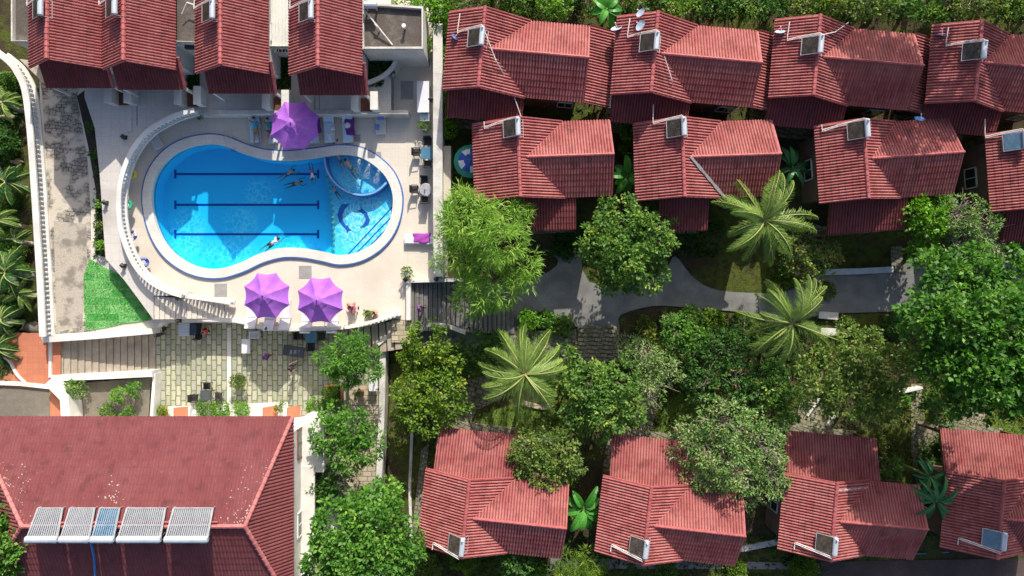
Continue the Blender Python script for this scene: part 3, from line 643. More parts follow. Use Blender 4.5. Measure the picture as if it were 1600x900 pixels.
def roofpart(polys, parent, m, name='roof', **k):
    mb = MB()
    for p in polys: tiles(mb, p, **k)
    o = mb.build(name, m, parent); mu = MB()
    for p in polys: under(mu, p)
    mu.build('roof_boards', M['wood'], o)
    return o
def window(parent, c, w, h, rz, frame='paintw'):
    f = MB(); Mx = Matrix.Translation(c) @ Matrix.Rotation(rz, 4, 'Z')
    for (x, z, a, b) in ((-w / 2, 0, .07, h + .07), (w / 2, 0, .07, h + .07), (0, -h / 2, w, .07), (0, h / 2, w, .07), (0, 0, .05, h)):
        q = Mx @ Vector((x, 0, z)); f.box(q, (a, .1, b), rz)
    o = f.build('window', M[frame], parent); g = MB(); g.box(Vector(c), (w - .05, .04, h - .05), rz); g.build('pane', M['glass'], o)
def door(parent, c, w, h, rz):
    d = MB(); d.box(Vector(c), (w, .09, h), rz)
    Mx = Matrix.Translation(c) @ Matrix.Rotation(rz, 4, 'Z')
    for z in (-h * .25, h * .2): d.box(Mx @ Vector((0, -.05, z)), (w * .7, .03, h * .32), rz)
    o = d.build('door', M['door'], parent); k = MB(); k.lathe([(.03, 0), (.04, .02), (.02, .05)], Mx @ Vector((w * .38, -.09, 0)), 8); k.build('handle', M['alu'], o)

def heater(parent_rot, loc, rz, label, tube='tubes', pipe='north', parts=True):
    """rooftop solar water heater straddling a ridge; local x is across the ridge"""
    r = root('solar_water_heater', loc, rz, label, 'solar heater', 'solar water heaters on the bungalow roofs')
    t = MB(); y0, y1 = -.62, .62
    t.tube([(0.02, y0 - .05, .55), (0.02, y0, .55), (0.02, y1, .55), (0.02, y1 + .05, .55)], [.14, .21, .21, .14], 16); t.build('tank', M['tank'], r, smooth=False)
    p = MB()
    for k in range(15): y = y0 + .04 + k * (y1 - y0 - .08) / 14; p.tube([(-.1, y, .5), (-1.05, y, -.28)], .032, 6)
    p.build('tube_collector', M[tube], r)
    b = MB(); b.ext([(-.12, y0, .43), (-1.1, y0, -.37), (-1.1, y1, -.37), (-.12, y1, .43)], (.012, 0, -.02)); b.build('reflector', M['tubes_grey' if tube != 'tubes' else 'darkmetal'], r)
    f = MB()
    for y in (y0, y1): f.tube([(-.1, y, .48), (-1.12, y, -.34)], .03, 6); f.tube([(-.15, y, .4), (-.2, y, -.12)], .025, 6); f.tube([(.05, y, .38), (.42, y, -.22)], .025, 6); f.tube([(-.2, y, -.1), (.42, y, -.2)], .02, 6)
    f.tube([(-1.12, y0, -.34), (-1.12, y1, -.34)], .03, 6); f.tube([(.42, y0, -.2), (.42, y1, -.2)], .03, 6)
    f.build('frame', M['alu'], r)
    q = MB()
    if pipe == 'north': pts = [(0, y1 + .05, .6), (-.1, y1 + .2, .45), (-1.1, y1 + .15, -.35), (-2.0, y1 + .05, -1.02), (-2.02, y1 + .3, -1.02), (-1.95, y1 + 1.35, -1.0)]
    elif pipe == 'south': pts = [(0, y0 - .05, .6), (-.1, y0 - .2, .45), (-1.1, y0 - .05, -.35), (-2.3, y0 + .15, -1.2), (-2.38, y0 + .1, -1.28), (-2.4, y0 - .4, -1.25)]
    else: pts = [(0, y1 + .05, .6), (-.4, y1 + .12, .1), (-1.6, y1 - .02, -.72), (-2.6, y1 - .2, -1.35), (-2.62, y1 - .1, -1.36), (-2.62, y1 + .22, -1.36)]
    q.tube(pts, .04, 6); q.tube([(a[0] - .02, a[1] - .11, a[2] + .03) for a in pts[1:-1]], .03, 6)
    q.build('water_pipe', M['pipe'], r)
    c = MB(); c.lathe([(.07, 0), (.08, .12), (.05, .2), (.02, .22)], (0, y1 - .1, .74), 8); c.build('valve', M['whitev'], r)
    r.scale = (.8, .86, .75)
    return r
dish0 = None
def dish(loc, rz, label, m='blue', s=1.0):
    global dish0
    r = root('satellite_dish', loc, rz, label, 'satellite dish', 'satellite dishes on the red roofs')
    tilt = Matrix.Rotation(R(-52), 4, 'X')
    b = MB(); prof = [(0.001, 0), (.12, .01), (.22, .045), (.3, .09)]; b.lathe(prof + [(.31, .1), (.23, .06), (.12, .03), (0.001, .02)], (0, 0, 0), 18)
    b.v = [tuple(tilt @ Vector(v) + Vector((0, .03, .62))) for v in b.v]; b.build('dish_reflector', M[m], r)
    a = MB(); a.tube([tilt @ Vector((0, -.25, .08)) + Vector((0, .03, .62)), tilt @ Vector((0, 0, .36)) + Vector((0, .03, .62))], .015, 6); a.build('feed_arm', M['alu'], r)
    a = MB(); a.tube([tilt @ Vector((0, 0, .33)) + Vector((0, .03, .62)), tilt @ Vector((0, 0, .42)) + Vector((0, .03, .62))], .035, 8); a.build('receiver', M['whitev'], r)
    a = MB(); a.tube([(0, 0, -.1), (0, 0, .4), (0, .02, .6)], .025, 6); a.build('mast', M['alu'], r)
    r.scale = (s,) * 3
    return r

def bungalow(label, mx, my, zr, zg, deg, cl, porch, pw=(-2.2, 2.9), pd=1.6, skirt=False, roofm='roof', hw=2.9, gl=2.45, ch=2.42, ww=None):
    """main gable ridge north-south, cross gable running east; local origin at ground under the main ridge middle"""
    r = root('bungalow', (mx, my, zg), R(deg), label, 'bungalow', 'red tiled bungalows'); h = zr - zg; s = .54; he = h - hw * s; ww = ww or hw; hew = h - ww * s
    hc = he + ch * s  # cross ridge height
    x_start = hw - ch * 1.0  # where the cross ridge meets the main east slope: z = h - x*s = hc -> x = hw - ch
    e = .0
    polys_main = [[(0, -gl, h), (0, gl, h), (-ww, gl, hew), (-ww, -gl, hew)],
                  [(0, -gl, h), (x_start, 0, hc), (0, gl, h)],
                  [(0, gl, h), (x_start, 0, hc), (hw, ch, he), (hw, gl, he)],
                  [(0, -gl, h), (hw, -gl, he), (hw, -ch, he), (x_start, 0, hc)]]
    polys_cross = [[(x_start, 0, hc), (cl, 0, hc), (cl, ch + e, he), (hw, ch + e, he)],
                   [(x_start, 0, hc), (hw, -ch, he), (cl, -ch, he), (cl, 0, hc)]]
    # one continuous east slope so the rolls line up
    mb = MB(); tiles(mb, polys_main[0])
    for p in ([(0, gl, h), (0, 0, h), (x_start, 0, hc), (hw, ch, he), (hw, gl, he)], [(0, 0, h), (0, -gl, h), (hw, -gl, he), (hw, -ch, he), (x_start, 0, hc)]): tiles(mb, p)
    o = mb.build('main_roof', M[roofm], r); u = MB(); under(u, polys_main[0]); under(u, [(0, gl, h), (0, -gl, h), (hw - .0, -gl, he), (hw, gl, he)], gap=.03); u.build('roof_boards', M['wood'], o)
    c = MB(); ridge(c, (0, -gl - .03, h + .05), (0, gl + .03, h + .05)); 
    for y in (-gl, gl):
        for xe, ze_ in ((-ww, hew), (hw, he)): c.ext([(0, y - .06, h + .06), (0, y + .06, h + .06), (xe, y + .06, ze_ + .06), (xe, y - .06, ze_ + .06)] , (0, 0, -.17))
    c.build('ridge_tiles', M['cap'], o)
    mb = MB()
    for p in polys_cross: tiles(mb, p)
    o = mb.build('cross_roof', M[roofm], r); u = MB()
    for p in polys_cross: under(u, p)
    u.build('roof_boards', M['wood'], o)
    c = MB(); ridge(c, (x_start, 0, hc + .05), (cl + .02, 0, hc + .05), .11)
    for sy in (-1, 1): c.ext([(cl - .05, 0, hc + .06), (cl + .05, 0, hc + .06), (cl + .05, sy * ch, he + .06), (cl - .05, sy * ch, he + .06)], (0, 0, -.17))
    c.build('ridge_tiles', M['cap'], o)
    # walls
    w = MB(); ix = hw - .45; iw = ww - .45; iy = gl - .4; zb = -2.0
    w.ext([(-iw, -iy, zb), (ix, -iy, zb), (ix, -iy, h - ix * s - .14), (0, -iy, h - .16), (-iw, -iy, h - iw * s - .14)], (0, 2 * iy, 0))
    jy = ch - .4; w.ext([(ix - .5, -jy, zb), (ix - .5, jy, zb), (ix - .5, jy, hc - jy * s - .14), (ix - .5, 0, hc - .16), (ix - .5, -jy, hc - jy * s - .14)], (cl - .35 - ix + .5, 0, 0))
    w.build('wall', M['brownwall'], r)
    ys = -iy - .03; door(r, ((ix + cl) / 2 - .6, -jy - .03, 1.0), .95, 2.0, 0); window(r, (cl - 1.0, -jy - .03, 1.45), 1.0, 1.1, 0)
    window(r, (-iw - .03, 0, 1.5), 1.3, 1.1, R(90)); window(r, (cl - .32, 0, 1.5), 1.3, 1.1, R(90)); window(r, (0, iy + .03, 1.5), 1.3, 1.1, 0)
    # porch roof
    if porch:
        sy = -1 if porch == 'south' else 1; ya = sy * (gl - .35); yb = sy * (gl - .35 + pd + .35); za = he - .02; zb2 = za - (pd + .35) * .33
        pp = [(pw[0], ya, za), (pw[1], ya, za), (pw[1], yb, zb2), (pw[0], yb, zb2)]
        mb = MB(); tiles(mb, pp); po = mb.build('porch_roof', M['roof_shade' if porch == 'south' else roofm], r); u = MB(); under(u, pp); u.build('roof_boards', M['wood'], po)
        for x in (pw[0] + .15, pw[1] - .15): q = MB(); q.box((x, yb - sy * .25, (zb2 - 2.0) / 2 - .1), (.16, .16, zb2 + 1.8)); q.build('post', M['wood'], r)
        q = MB(); q.box(((pw[0] + pw[1]) / 2, (ya + yb) / 2, -.9), (pw[1] - pw[0] - .1, abs(yb - ya) - .1, 1.96)); q.build('porch_floor', M['garden_stone'], r)
        if porch == 'south': q = MB(); q.box(((pw[0] + pw[1]) / 2, yb - sy * .2, .55), (pw[1] - pw[0] - .5, .06, .08)); q.build('railing', M['wood'], r)
    if skirt:
        za = he + .1; pp = [(cl + .05, -2.45, za), (cl + .05, 2.5, za), (cl + 1.75, 2.5, za - .75), (cl + 1.75, -2.45, za - .75)]
        mb = MB(); tiles(mb, pp); po = mb.build('side_roof', M[roofm], r); u = MB(); under(u, pp); u.build('roof_boards', M['wood'], po)
        q = MB(); q.box((cl + 1.8, .02, za - .76), (.12, 4.95, .1)); q.build('gutter', M['pipe'], r)
        for y in (-2.2, 2.2): q = MB(); q.box((cl + 1.55, y, (za - .8) / 2 - .3), (.12, .12, za - .3)); q.build('post', M['wood'], r)
    return r
def loc_(b, x, y, z): return b.matrix_basis @ Vector((x, y, z))
def hz(b, zr, zg, x=0): return zr - zg - abs(x) * .54
B1 = []
for i, (mx, my, cl, lab) in enumerate(((-1.86, 14.8, 6.6, 'top row bungalow nearest the pool wall, blue dish on its west slope'), (8.74, 14.5, 6.7, 'second top row bungalow from the pool wall, two pale dishes by its heater'), (18.7, 14.3, 6.7, 'third top row bungalow from the pool wall, tree shadows on its pink slope'), (28.6, 13.95, 6.6, 'top row bungalow cut by the right edge, blue dish at its corner'))):
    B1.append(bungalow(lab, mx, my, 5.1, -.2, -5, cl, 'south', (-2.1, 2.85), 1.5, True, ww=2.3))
    heater(0, loc_(B1[-1], -.02, .5, 5.3 + .08), R(-5), 'white tank solar heater on ' + ('the top row bungalow beside the pool wall', 'the top row bungalow with the two pale dishes', 'the top row bungalow with tree shadows on its roof', 'the top row bungalow at the right edge')[i])
B2 = []
for i, (mx, my, d, cl, pw, lab) in enumerate(((.43, 8.15, 2, 5.9, (-1.6, 3.6), 'middle row bungalow beside the green parasol and the feathery tree'), (10.6, 8.15, 2, 6.15, (-1.2, 2.0), 'middle row bungalow with a mortar patched valley above the coconut palm'), (21.9, 8.04, 4, 6.25, (-1.6, 3.4), 'middle row bungalow with a blue dish behind its cross roof'), (32.8, 7.5, 4, 6.1, (-1.2, 3.4), 'middle row bungalow cut by the right edge with a bluish collector'))):
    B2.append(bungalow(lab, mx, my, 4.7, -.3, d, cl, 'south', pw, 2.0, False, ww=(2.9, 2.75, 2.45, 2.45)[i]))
    heater(0, loc_(B2[-1], -.02 if i < 3 else -.9, 1.75, 5.0 + (.08 if i < 3 else -.4)), R(d), 'white tank solar heater on ' + ('the middle row bungalow beside the feathery tree', 'the middle row bungalow above the coconut palm', 'the middle row bungalow with the blue dish behind', 'the middle row bungalow at the right edge')[i], 'tubes' if i < 3 else 'tubes_blue', 'north' if i in (1, 3) else 'west')
# mortar patch on the valley of the second middle bungalow
q = MB(); b = B2[1]; x0 = 2.9 - 2.42
for k in range(16):
    t = k / 15; q.box((x0 + .1 + t * 2.3, -.1 - t * 2.3, 5.0 - 2.9 * .54 + 2.42 * .54 - t * 2.3 * .54 + .1), (.26, .1 + .12 * random.random(), .1), R(-45), ry=R(20))
q.build('mortar_patch', mat('mortar', (.42, .43, .43), .95, fine=.4, bmp=.6), b)
B3 = []
for i, (mx, my, d, cl, pw, lab) in enumerate(((-2.94, -14.55, -6, 6.4, (-2.45, 2.8), 'lower row bungalow nearest the big broadleaf tree'), (8.5, -15.0, -6.5, 6.3, (-2.4, 3.0), 'lower row bungalow partly under the grey branching shrub'), (20.25, -14.75, -5, 6.1, (-2.5, 3.6), 'lower row bungalow with mortar bits along its porch roof'), (30.75, -14.6, -5, 5.8, (-2.7, 3.4), 'shaded lower row bungalow at the right edge with a blue collector'))):
    B3.append(bungalow(lab, mx, my, 4.0, -1.1, d, cl, 'north', pw, 2.6, False, ww=(2.95, 2.85, 2.75, 2.7)[i]))
    heater(0, loc_(B3[-1], -.02, (-1.6, -1.3, -1.35, -1.2)[i], 5.1 + .08), R(d), 'white tank solar heater on ' + ('the lower row bungalow beside the big broadleaf tree', 'the lower row bungalow under the grey shrub', 'the lower row bungalow with mortar bits at its porch', 'the shaded lower row bungalow at the right edge')[i], 'tubes' if i < 3 else 'tubes_blue', 'south')
q = MB(); b = B3[2]
for k in range(26): q.box((.1 + k * .12, 2.02 + .03 * random.random(), 5.1 - (.1 + k * .12) * .54 + .12), (random.uniform(.03, .09), random.uniform(.03, .12), .06), random.random())
q.build('mortar_line', mat('pale mortar', (.6, .56, .5), .95), b)
for j, (px, py, z, rz, lab, m, s) in enumerate(((712,66,3.6,-40,'blue dish on the west slope of the bungalow by the pool wall','blue',1), (961,54,3.3,20,'pale blue dish between the first two top row bungalows','palebluedish',1.15), (1000,28,4.4,60,'small pale dish near the top end of the second top row roof','palebluedish',1), (1000,48,4.6,70,'pale dish with a white feed horn beside the second top row heater','palebluedish',1.15), (1213,58,3.6,10,'round pale dish between the second and third top row bungalows','palebluedish',1.0), (1459,62,3.5,0,'blue dish between the third and fourth top row bungalows','blue',1.0), (1427,192,3.8,0,'blue dish standing behind the third middle row bungalow','blue',1.0))):
    dish(at(px, py, z), R(rz), lab, m, s)
# cable runs
for pts, lab in (([(1038,88,4.9),(1050,125,4.6),(1054,175,2.3)], 'pale sagging cable down the second top row bungalow'), ([(757,48,5.2),(775,95,4.9),(798,135,3.6),(815,185,3.4)], 'pale sagging cable down the first top row bungalow'), ([(1282,55,5.2),(1305,50,4.6),(1326,35,3.6)], 'white conduit on the third top row roof')):
    q = MB(); p = [at(a, b_, c + .15) for a, b_, c in pts]; p = [v for v in p]; q.tube(p, .03, 6); tag(q.build('roof_cable', M['pipe']), lab, 'cable')

# ---------------------------------------------------------------- hotel row (top left)
def hotel(label, cx, yS, zg=UT):
    r = root('guest_house', (cx, yS, zg), 0, label, 'guest house', 'gabled guest houses above the pool')
    h = 6.0 - zg; hw = 2.28; s = .74; he = h - hw * s; L_ = 9.5
    mb = MB(); pl = [[(0, 0, h), (0, L_, h), (-hw, L_, he), (-hw, 0, he)], [(0, 0, h), (hw, 0, he), (hw, L_, he), (0, L_, h)]]
    for p in pl: tiles(mb, p)
    o = mb.build('main_roof', M['roof'], r); u = MB()
    for p in pl: under(u, p)
    u.build('roof_boards', M['wood'], o)
    c = MB(); ridge(c, (0, -.03, h + .06), (0, L_, h + .06), .15)
    for sx in (-1, 1): c.ext([(0, -.06, h + .07), (0, .07, h + .07), (sx * hw, .07, he + .07), (sx * hw, -.06, he + .07)], (0, 0, -.17))
    c.build('ridge_tiles', M['cap'], o)
    za = he - .12; pp = [(-hw + .35, .75, za), (hw + .12, .75, za), (hw + .12, -.98, za - .95), (-hw + .35, -.98, za - .95)]
    mb = MB(); tiles(mb, pp); po = mb.build('porch_roof', M['roof_shade'], r); u = MB(); under(u, pp); u.build('roof_boards', M['wood'], po)
    c = MB(); ridge(c, (hw + .1, .75, za + .06), (hw + .1, -.98, za - .89), .12); c.build('verge_tiles', M['cap'], po)
    w = MB(); ix = hw - .3; w.ext([(-ix, .6, -.05), (ix, .6, -.05), (ix, .6, h - ix * s - .16), (0, .6, h - .2), (-ix, .6, h - ix * s - .16)], (0, L_ - .8, 0)); w.build('wall', M['white'], r)
    door(r, (-.6, .56, 1.0), .9, 2.0, 0); window(r, (.9, .56, 1.4), 1.1, 1.1, 0); window(r, (ix + .03, 3, 1.6), 1.1, 1.0, R(90)); window(r, (ix + .03, 6.4, 1.6), 1.1, 1.0, R(90))
    # side walls of the porch, a brown threshold between two white piers
    for x in (hw - 1.0, hw + .28):
        q = MB(); q.box((x, -1.0, .45), (.42, 1.1, .9)); q.box((x, -1.0, .96), (.5, 1.2, .1)); q.build('porch_pier', M['white'], r)
    q = MB(); q.box(((hw - 1 + hw + .28) / 2, -1.05, .06), (.8, .9, .12)); q.build('doorstep', M['door'], r)
    for x in (-hw + .45, hw - .1): q = MB(); q.box((x, -.8, (za - .95) / 2), (.14, .14, za - .95)); q.build('post', M['white'], r)
    return r
for cx, yS, lab, tl, ty in ((-27.9, 13.8, 'gabled guest house above the pool, leftmost of four', 'solar heater on the leftmost guest house roof', 2.95), (-23.3, 13.7, 'gabled guest house above the pool, close beside the leftmost one', 'solar heater on the second guest house roof', 3.1), (-17.5, 13.45, 'gabled guest house above the pool, between the brown flat roof and the white metal roof', 'solar heater on the third guest house roof', 3.1), (-11.65, 13.35, 'gabled guest house above the pool, beside the dark flat roofed block', 'solar heater on the fourth guest house roof', 3.2)):
    hotel(lab, cx, yS); heater(0, (cx - (.3 if cx > -25 else .1), yS + ty, 6.08), 0, tl)
def flatblock(name, label, pts, zt_, zg, par, m, wallm='white', opening=None):
    c = P2(pts, zt_); cx = sum(p.x for p in c) / len(c); cy = sum(p.y for p in c) / len(c)
    r = root(name, (cx, cy, zg), 0, label, 'annex'); q = MB(); q.prism([(p.x, p.y) for p in c], zg, zt_ - .3); q.build('wall', M[wallm], r, world=True)
    ccw = sum(c[i].x * c[(i + 1) % len(c)].y - c[(i + 1) % len(c)].x * c[i].y for i in range(len(c))) > 0
    inn = offs(c, par if ccw else -par)
    q = MB(); q.prism([(p.x, p.y) for p in inn], zt_ - .5, zt_ - .28); q.build('roof_slab', M[m], r, world=True)
    q = MB(); ribbon(q, c, inn, zt_ - .32, zt_, closed=True); q.build('roof_parapet', M['grime'], r, world=True)
    return r
fb = flatblock('flat_roofed_block', 'dark weathered flat roof block with white parapet beside the boundary wall', [(566,4),(661,10),(661,76),(566,76)], 3.5, UT - 1.05, .16, 'flatroof')
q = MB(); q.box(at(586, 79, 2.7) + Vector((0, -.02, 0)), (.75, .08, .3)); q.build('vent', M['darkmetal'], fb, world=True)
q = MB(); c = at(647, 78, 1.2); q.box((c.x - .3, c.y, 1.1), (1.3, .08, 2.1)); q.build('door', mat('pale blue door', (.5, .6, .72), .6), fb, world=True)
for (x0, y0, x1, y1) in ((568,14,613,70), (585,37,593,47)):
    q = MB(); q.tube([at(x0, y0, 3.7), at((x0 + x1) / 2, (y0 + y1) / 2, 3.6), at(x1, y1, 3.3)], .05, 6); q.build('pipe', M['pipe'], fb, world=True)
q = MB(); p = at(633, 45, 3.2); q.lathe([(.07, 0), (.07, .5), (.14, .52), (.14, .58)], p, 8); q.build('vent_pipe', M['paintw'], fb, world=True)
tk = root('roof_tank', at(579, 8, 3.9), 0, 'white tank at the top left corner of the dark flat roof', 'water tank'); q = MB(); q.tube([(-.42, 0, 0), (-.38, 0, 0), (.38, 0, 0), (.42, 0, 0)], [.12, .22, .22, .12], 12); q.build('tank_shell', M['tank'], tk); q = MB(); q.box((-.3, 0, -.35), (.06, .3, .5)); q.box((.3, 0, -.35), (.06, .3, .5)); q.build('tank_stand', M['alu'], tk)
a2 = flatblock('brown_roof_annex', 'annex with brown flat roof between the second and third guest houses', [(266,-60),(314,-60),(314,66),(266,64)], 4.3, UT, .08, 'flatroof')
q = MB(); q.box(at(297, 73, 3.6) + Vector((0, -.0, 0)), (.6, .3, .25)); q.build('vent', M['darkmetal'], a2, world=True)
q = MB(); q.tube([at(284, 22, 4.4), at(292, 4, 4.6)], .04, 6); q.tube([at(292, 4, 4.6), at(304, 8, 4.6)], .05, 6); q.build('pipe', M['pipe'], a2, world=True)
a3 = flatblock('white_roof_annex', 'annex with white ribbed metal roof between the third and fourth guest houses', [(416,-60),(459,-60),(459,72),(416,72)], 3.3, UT, .02, 'sheet')
q = MB()
for k in range(8): p = at(419 + k * 5.3, 35, 3.1); q.box((p.x, p.y + 1.6, 3.04), (.04, 7.0, .05))
q.build('sheet_rib', M['sheet'], a3, world=True)
q = MB(); q.box(at(441, 77, 2.6), (.6, .3, .25)); q.build('vent', M['darkmetal'], a3, world=True)
flatblock('dark_annex', 'annex with dark flat roof and yellowish edge left of the guest houses', [(17,-60),(54,-60),(54,64),(17,64)], 4.0, 0, .1, 'flatroof', 'cream')
for pts in ([(18,0),(27,60),(47,60)],): pass
# green wells between the guest houses
for (x0, x1) in ((293, 312), (432, 455), (575, 0)):
    if x1: struct(fill([P2([(x0,80),(x1,80),(x1,140),(x0,140)], UT + .01)], UT + .01, 'planted_well', bpy.data.materials['dark soil']))
q = spline(P2([(575,138),(600,128),(618,112),(627,90)], .3), 4, False)
struct(fill([P2([(575,88),(627,88)], .05) + [Vector((p.x, p.y, .05)) for p in q[::-1]]], UT + .012, 'quarter_bed', bpy.data.materials['dark soil']))
mb = MB(); ribbon(mb, offs(q, .14, False), offs(q, -.14, False), 0, UT + .35); tag(mb.build('curved_planter_wall', M['white']), 'pale curved wall round the quarter circle planting bed', 'planter wall')

# ---------------------------------------------------------------- big hip roofed building, bottom left
bz = -1.4; bg = root('hip_roofed_building', (-22, -14, bz), 0, 'large building with a maroon hip roof and five solar collectors', 'building')
ze, zr = 4.55, 7.1; E1 = -13.6; Nn = -7.97; kr = (H - zr) / F
RX1, RY = (383 - 800) * kr, (450 - 822) * kr; RX0 = (35 - 800) * kr; SY = 2 * RY - Nn; WX = -33.6
n1 = [(RX0, RY, zr), (RX1, RY, zr), (E1, Nn, ze), (WX, Nn, ze)]; e1 = [(RX1, RY, zr), (E1, Nn, ze), (E1, SY, ze)]; s1 = [(RX0, RY, zr), (RX1, RY, zr), (E1, SY, ze), (WX, SY, ze)]; w1 = [(RX0, RY, zr), (WX, Nn, ze), (WX, SY, ze)]
def shift(p): return [(a + 22, b + 14, c - bz) for a, b, c in p]
for p, nm in ((n1, 'north_roof'), (e1, 'east_roof'), (s1, 'south_roof'), (w1, 'west_roof')):
    mb = MB(); tiles(mb, shift(p), .21, .035 if nm in ('north_roof', 'south_roof') else .075, .48); o = mb.build(nm, M['roof_big'], bg); u = MB(); under(u, shift(p)); u.build('roof_boards', M['cream'], o)
c = MB()
for a, b_ in (((RX0, RY, zr), (RX1, RY, zr)), ((RX1, RY, zr), (E1, Nn, ze)), ((RX1, RY, zr), (E1, SY, ze)), ((RX0, RY, zr), (WX, Nn, ze)), ((RX0, RY, zr), (WX, SY, ze))):
    A, B_ = shift([a, b_]); ridge(c, Vector(A) + Vector((0, 0, .05)), Vector(B_) + Vector((0, 0, .05)), .14, .42)
c.build('hip_tiles', mat('pale hip tiles', (.5, .19, .18), .6, (.42, .13, .13), 2), bg)
w = MB(); w.prism([(WX + .7 + 22, SY + .7 + 14), (E1 - .35 + 22, SY + .7 + 14), (E1 - .35 + 22, Nn - 1.2 + 14), (WX + .7 + 22, Nn - 1.2 + 14)], 0, ze - bz - .1); w.build('wall', M['white'], bg)
xw = E1 - .35 + 22
window(bg, (xw + .02, -10.2 + 14, 3.4), 1.9, 1.3, R(90), 'door'); window(bg, (xw + .02, -15.5 + 14, 3.4), 1.6, 1.3, R(90)); 
q = MB(); q.box((xw + .45, -5.5 + 1.2, 3.2), (.9, 13.0, .16)); q.build('ledge', M['white'], bg)
q = MB(); q.box((xw + .75, 3.6, 1.6), (1.5, 3.6, 3.2)); q.build('side_bay', M['white'], bg)
window(bg, (xw + 1.52, 4.6, 2.0), 1.0, 1.2, R(90), 'door')
q = MB(); q.box((xw + 1.3, -3.6, .8), (.9, 9.5, 1.6)); q.build('plinth', M['grime'], bg)
mb = MB()
def bit(x, y, zz, s): mb.box((x + 22, y + 14, zz - bz), (s, s * random.uniform(.6, 1.6), .02), random.random() * 3)
for k in range(170):
    t = random.random(); w_ = random.random() ** 2 * 1.6
    if k % 3 == 0: x = RX1 + (E1 - RX1) * t * .6; y = RY + (Nn - RY) * t * .6; x -= w_ + .2
    elif k % 3 == 1: x = RX0 + (WX - RX0) * t * .6; y = RY + (Nn - RY) * t * .6; x += w_ + .25
    else: x = random.uniform(RX1 - 4.5, RX1); y = RY + .15 + random.random() ** 3 * .8
    bit(x, y, zr + (ze - zr) * (y - RY) / (Nn - RY) + .05, random.uniform(.015, .06))
for k in range(26): x = RX0 + 5 + random.gauss(0, .4); y = RY + 1.2 + abs(random.gauss(0, .8)); bit(x, y, zr + (ze - zr) * (y - RY) / (Nn - RY) + .05, random.uniform(.02, .08))
mb.build('mortar_spatter', mat('mortar spatter', (.68, .6, .54), .95, bmp=0), bg)['kind'] = 'stuff'
def collector(px0, px1, label, tube, n):
    """large tube collector leaning on the big roof: tubes run north to south, tank at the south end"""
    zb_, zt2 = 6.95, 7.75
    a = at(px0[0], 794, zb_); b_ = at(px0[1], 794, zb_); c_ = at(px1[0], 843, zt2); d_ = at(px1[1], 843, zt2)
    r = root('solar_collector', (c_.x, c_.y, zr), 0, label, 'solar collector', 'large solar collectors on the maroon roof')
    t = MB(); t.tube([c_ + Vector((-.05, 0, 0)), c_, d_, d_ + Vector((.05, 0, 0))], [.13, .2, .2, .13], 14); t.build('tank', M['tank'], r, world=True)
    t = MB()
    for k in range(n): s = (k + .5) / n; t.tube([a.lerp(b_, s), c_.lerp(d_, s) + Vector((0, .15, 0))], .038, 6)
    t.build('tube_bank', M[tube], r, world=True)
    t = MB(); dn = Vector((0, 0, -.09)); t.ext([a + dn, b_ + dn, d_ + dn, c_ + dn], (0, 0, -.02)); t.build('backing_sheet', M['tubes_grey'], r, world=True)
    t = MB()
    for p, q_ in ((a, b_), (a, c_), (b_, d_), (a.lerp(c_, .55), b_.lerp(d_, .55))): t.tube([p, q_], .045, 6)
    t.tube([c_ + Vector((.1, 0, -.1)), Vector((c_.x + .1, c_.y + .2, zr - .3))], .03, 6); t.tube([d_ + Vector((-.1, 0, -.1)), Vector((d_.x - .1, d_.y + .2, zr - .3))], .03, 6)
    for p in (a, b_): t.tube([p, p + Vector((0, 0, -.95))], .03, 6)
    t.build('frame', M['alu'], r, world=True)
    t = MB(); t.tube([d_ + Vector((.05, -.05, .1)), d_ + Vector((-.2, -.3, -.3)), d_ + Vector((-.7, -.5, -.75))], .03, 6); t.build('hose', mat('aqua hose', (.25, .6, .6), .5, bmp=0) if n == 14 and 'leftmost' in label else bpy.data.materials['aqua hose'], r, world=True)
collector((59, 98), (41, 89), 'leftmost solar collector on the maroon roof', 'tubes_grey', 14)
collector((109, 148), (94, 139), 'second solar collector from the left, with a tan tint', 'tubes_grey', 15)
collector((156, 187), (143, 177), 'narrow middle solar collector with a blue streak', 'tubes_blue', 10)
collector((198, 259), (184, 250), 'wide solar collector, second from the right on the ridge', 'tubes_grey', 20)
collector((271, 333), (258, 324), 'rightmost wide solar collector on the maroon roof', 'tubes_grey', 20)
q = MB(); q.tube([at(30, 823, 7.0), at(60, 817, 7.25), at(200, 816, 7.25), at(340, 816, 7.2)], .06, 6); tag(q.build('header_pipe', M['cap']), 'long red header pipe behind the solar collectors', 'pipe')
q = MB(); q.tube([at(142, 846, 7.4), at(147, 870, 6.7), at(149, 905, 6.0)], .07, 6); tag(q.build('roof_hose', M['blue']), 'blue hose running down the south slope of the maroon roof', 'hose')
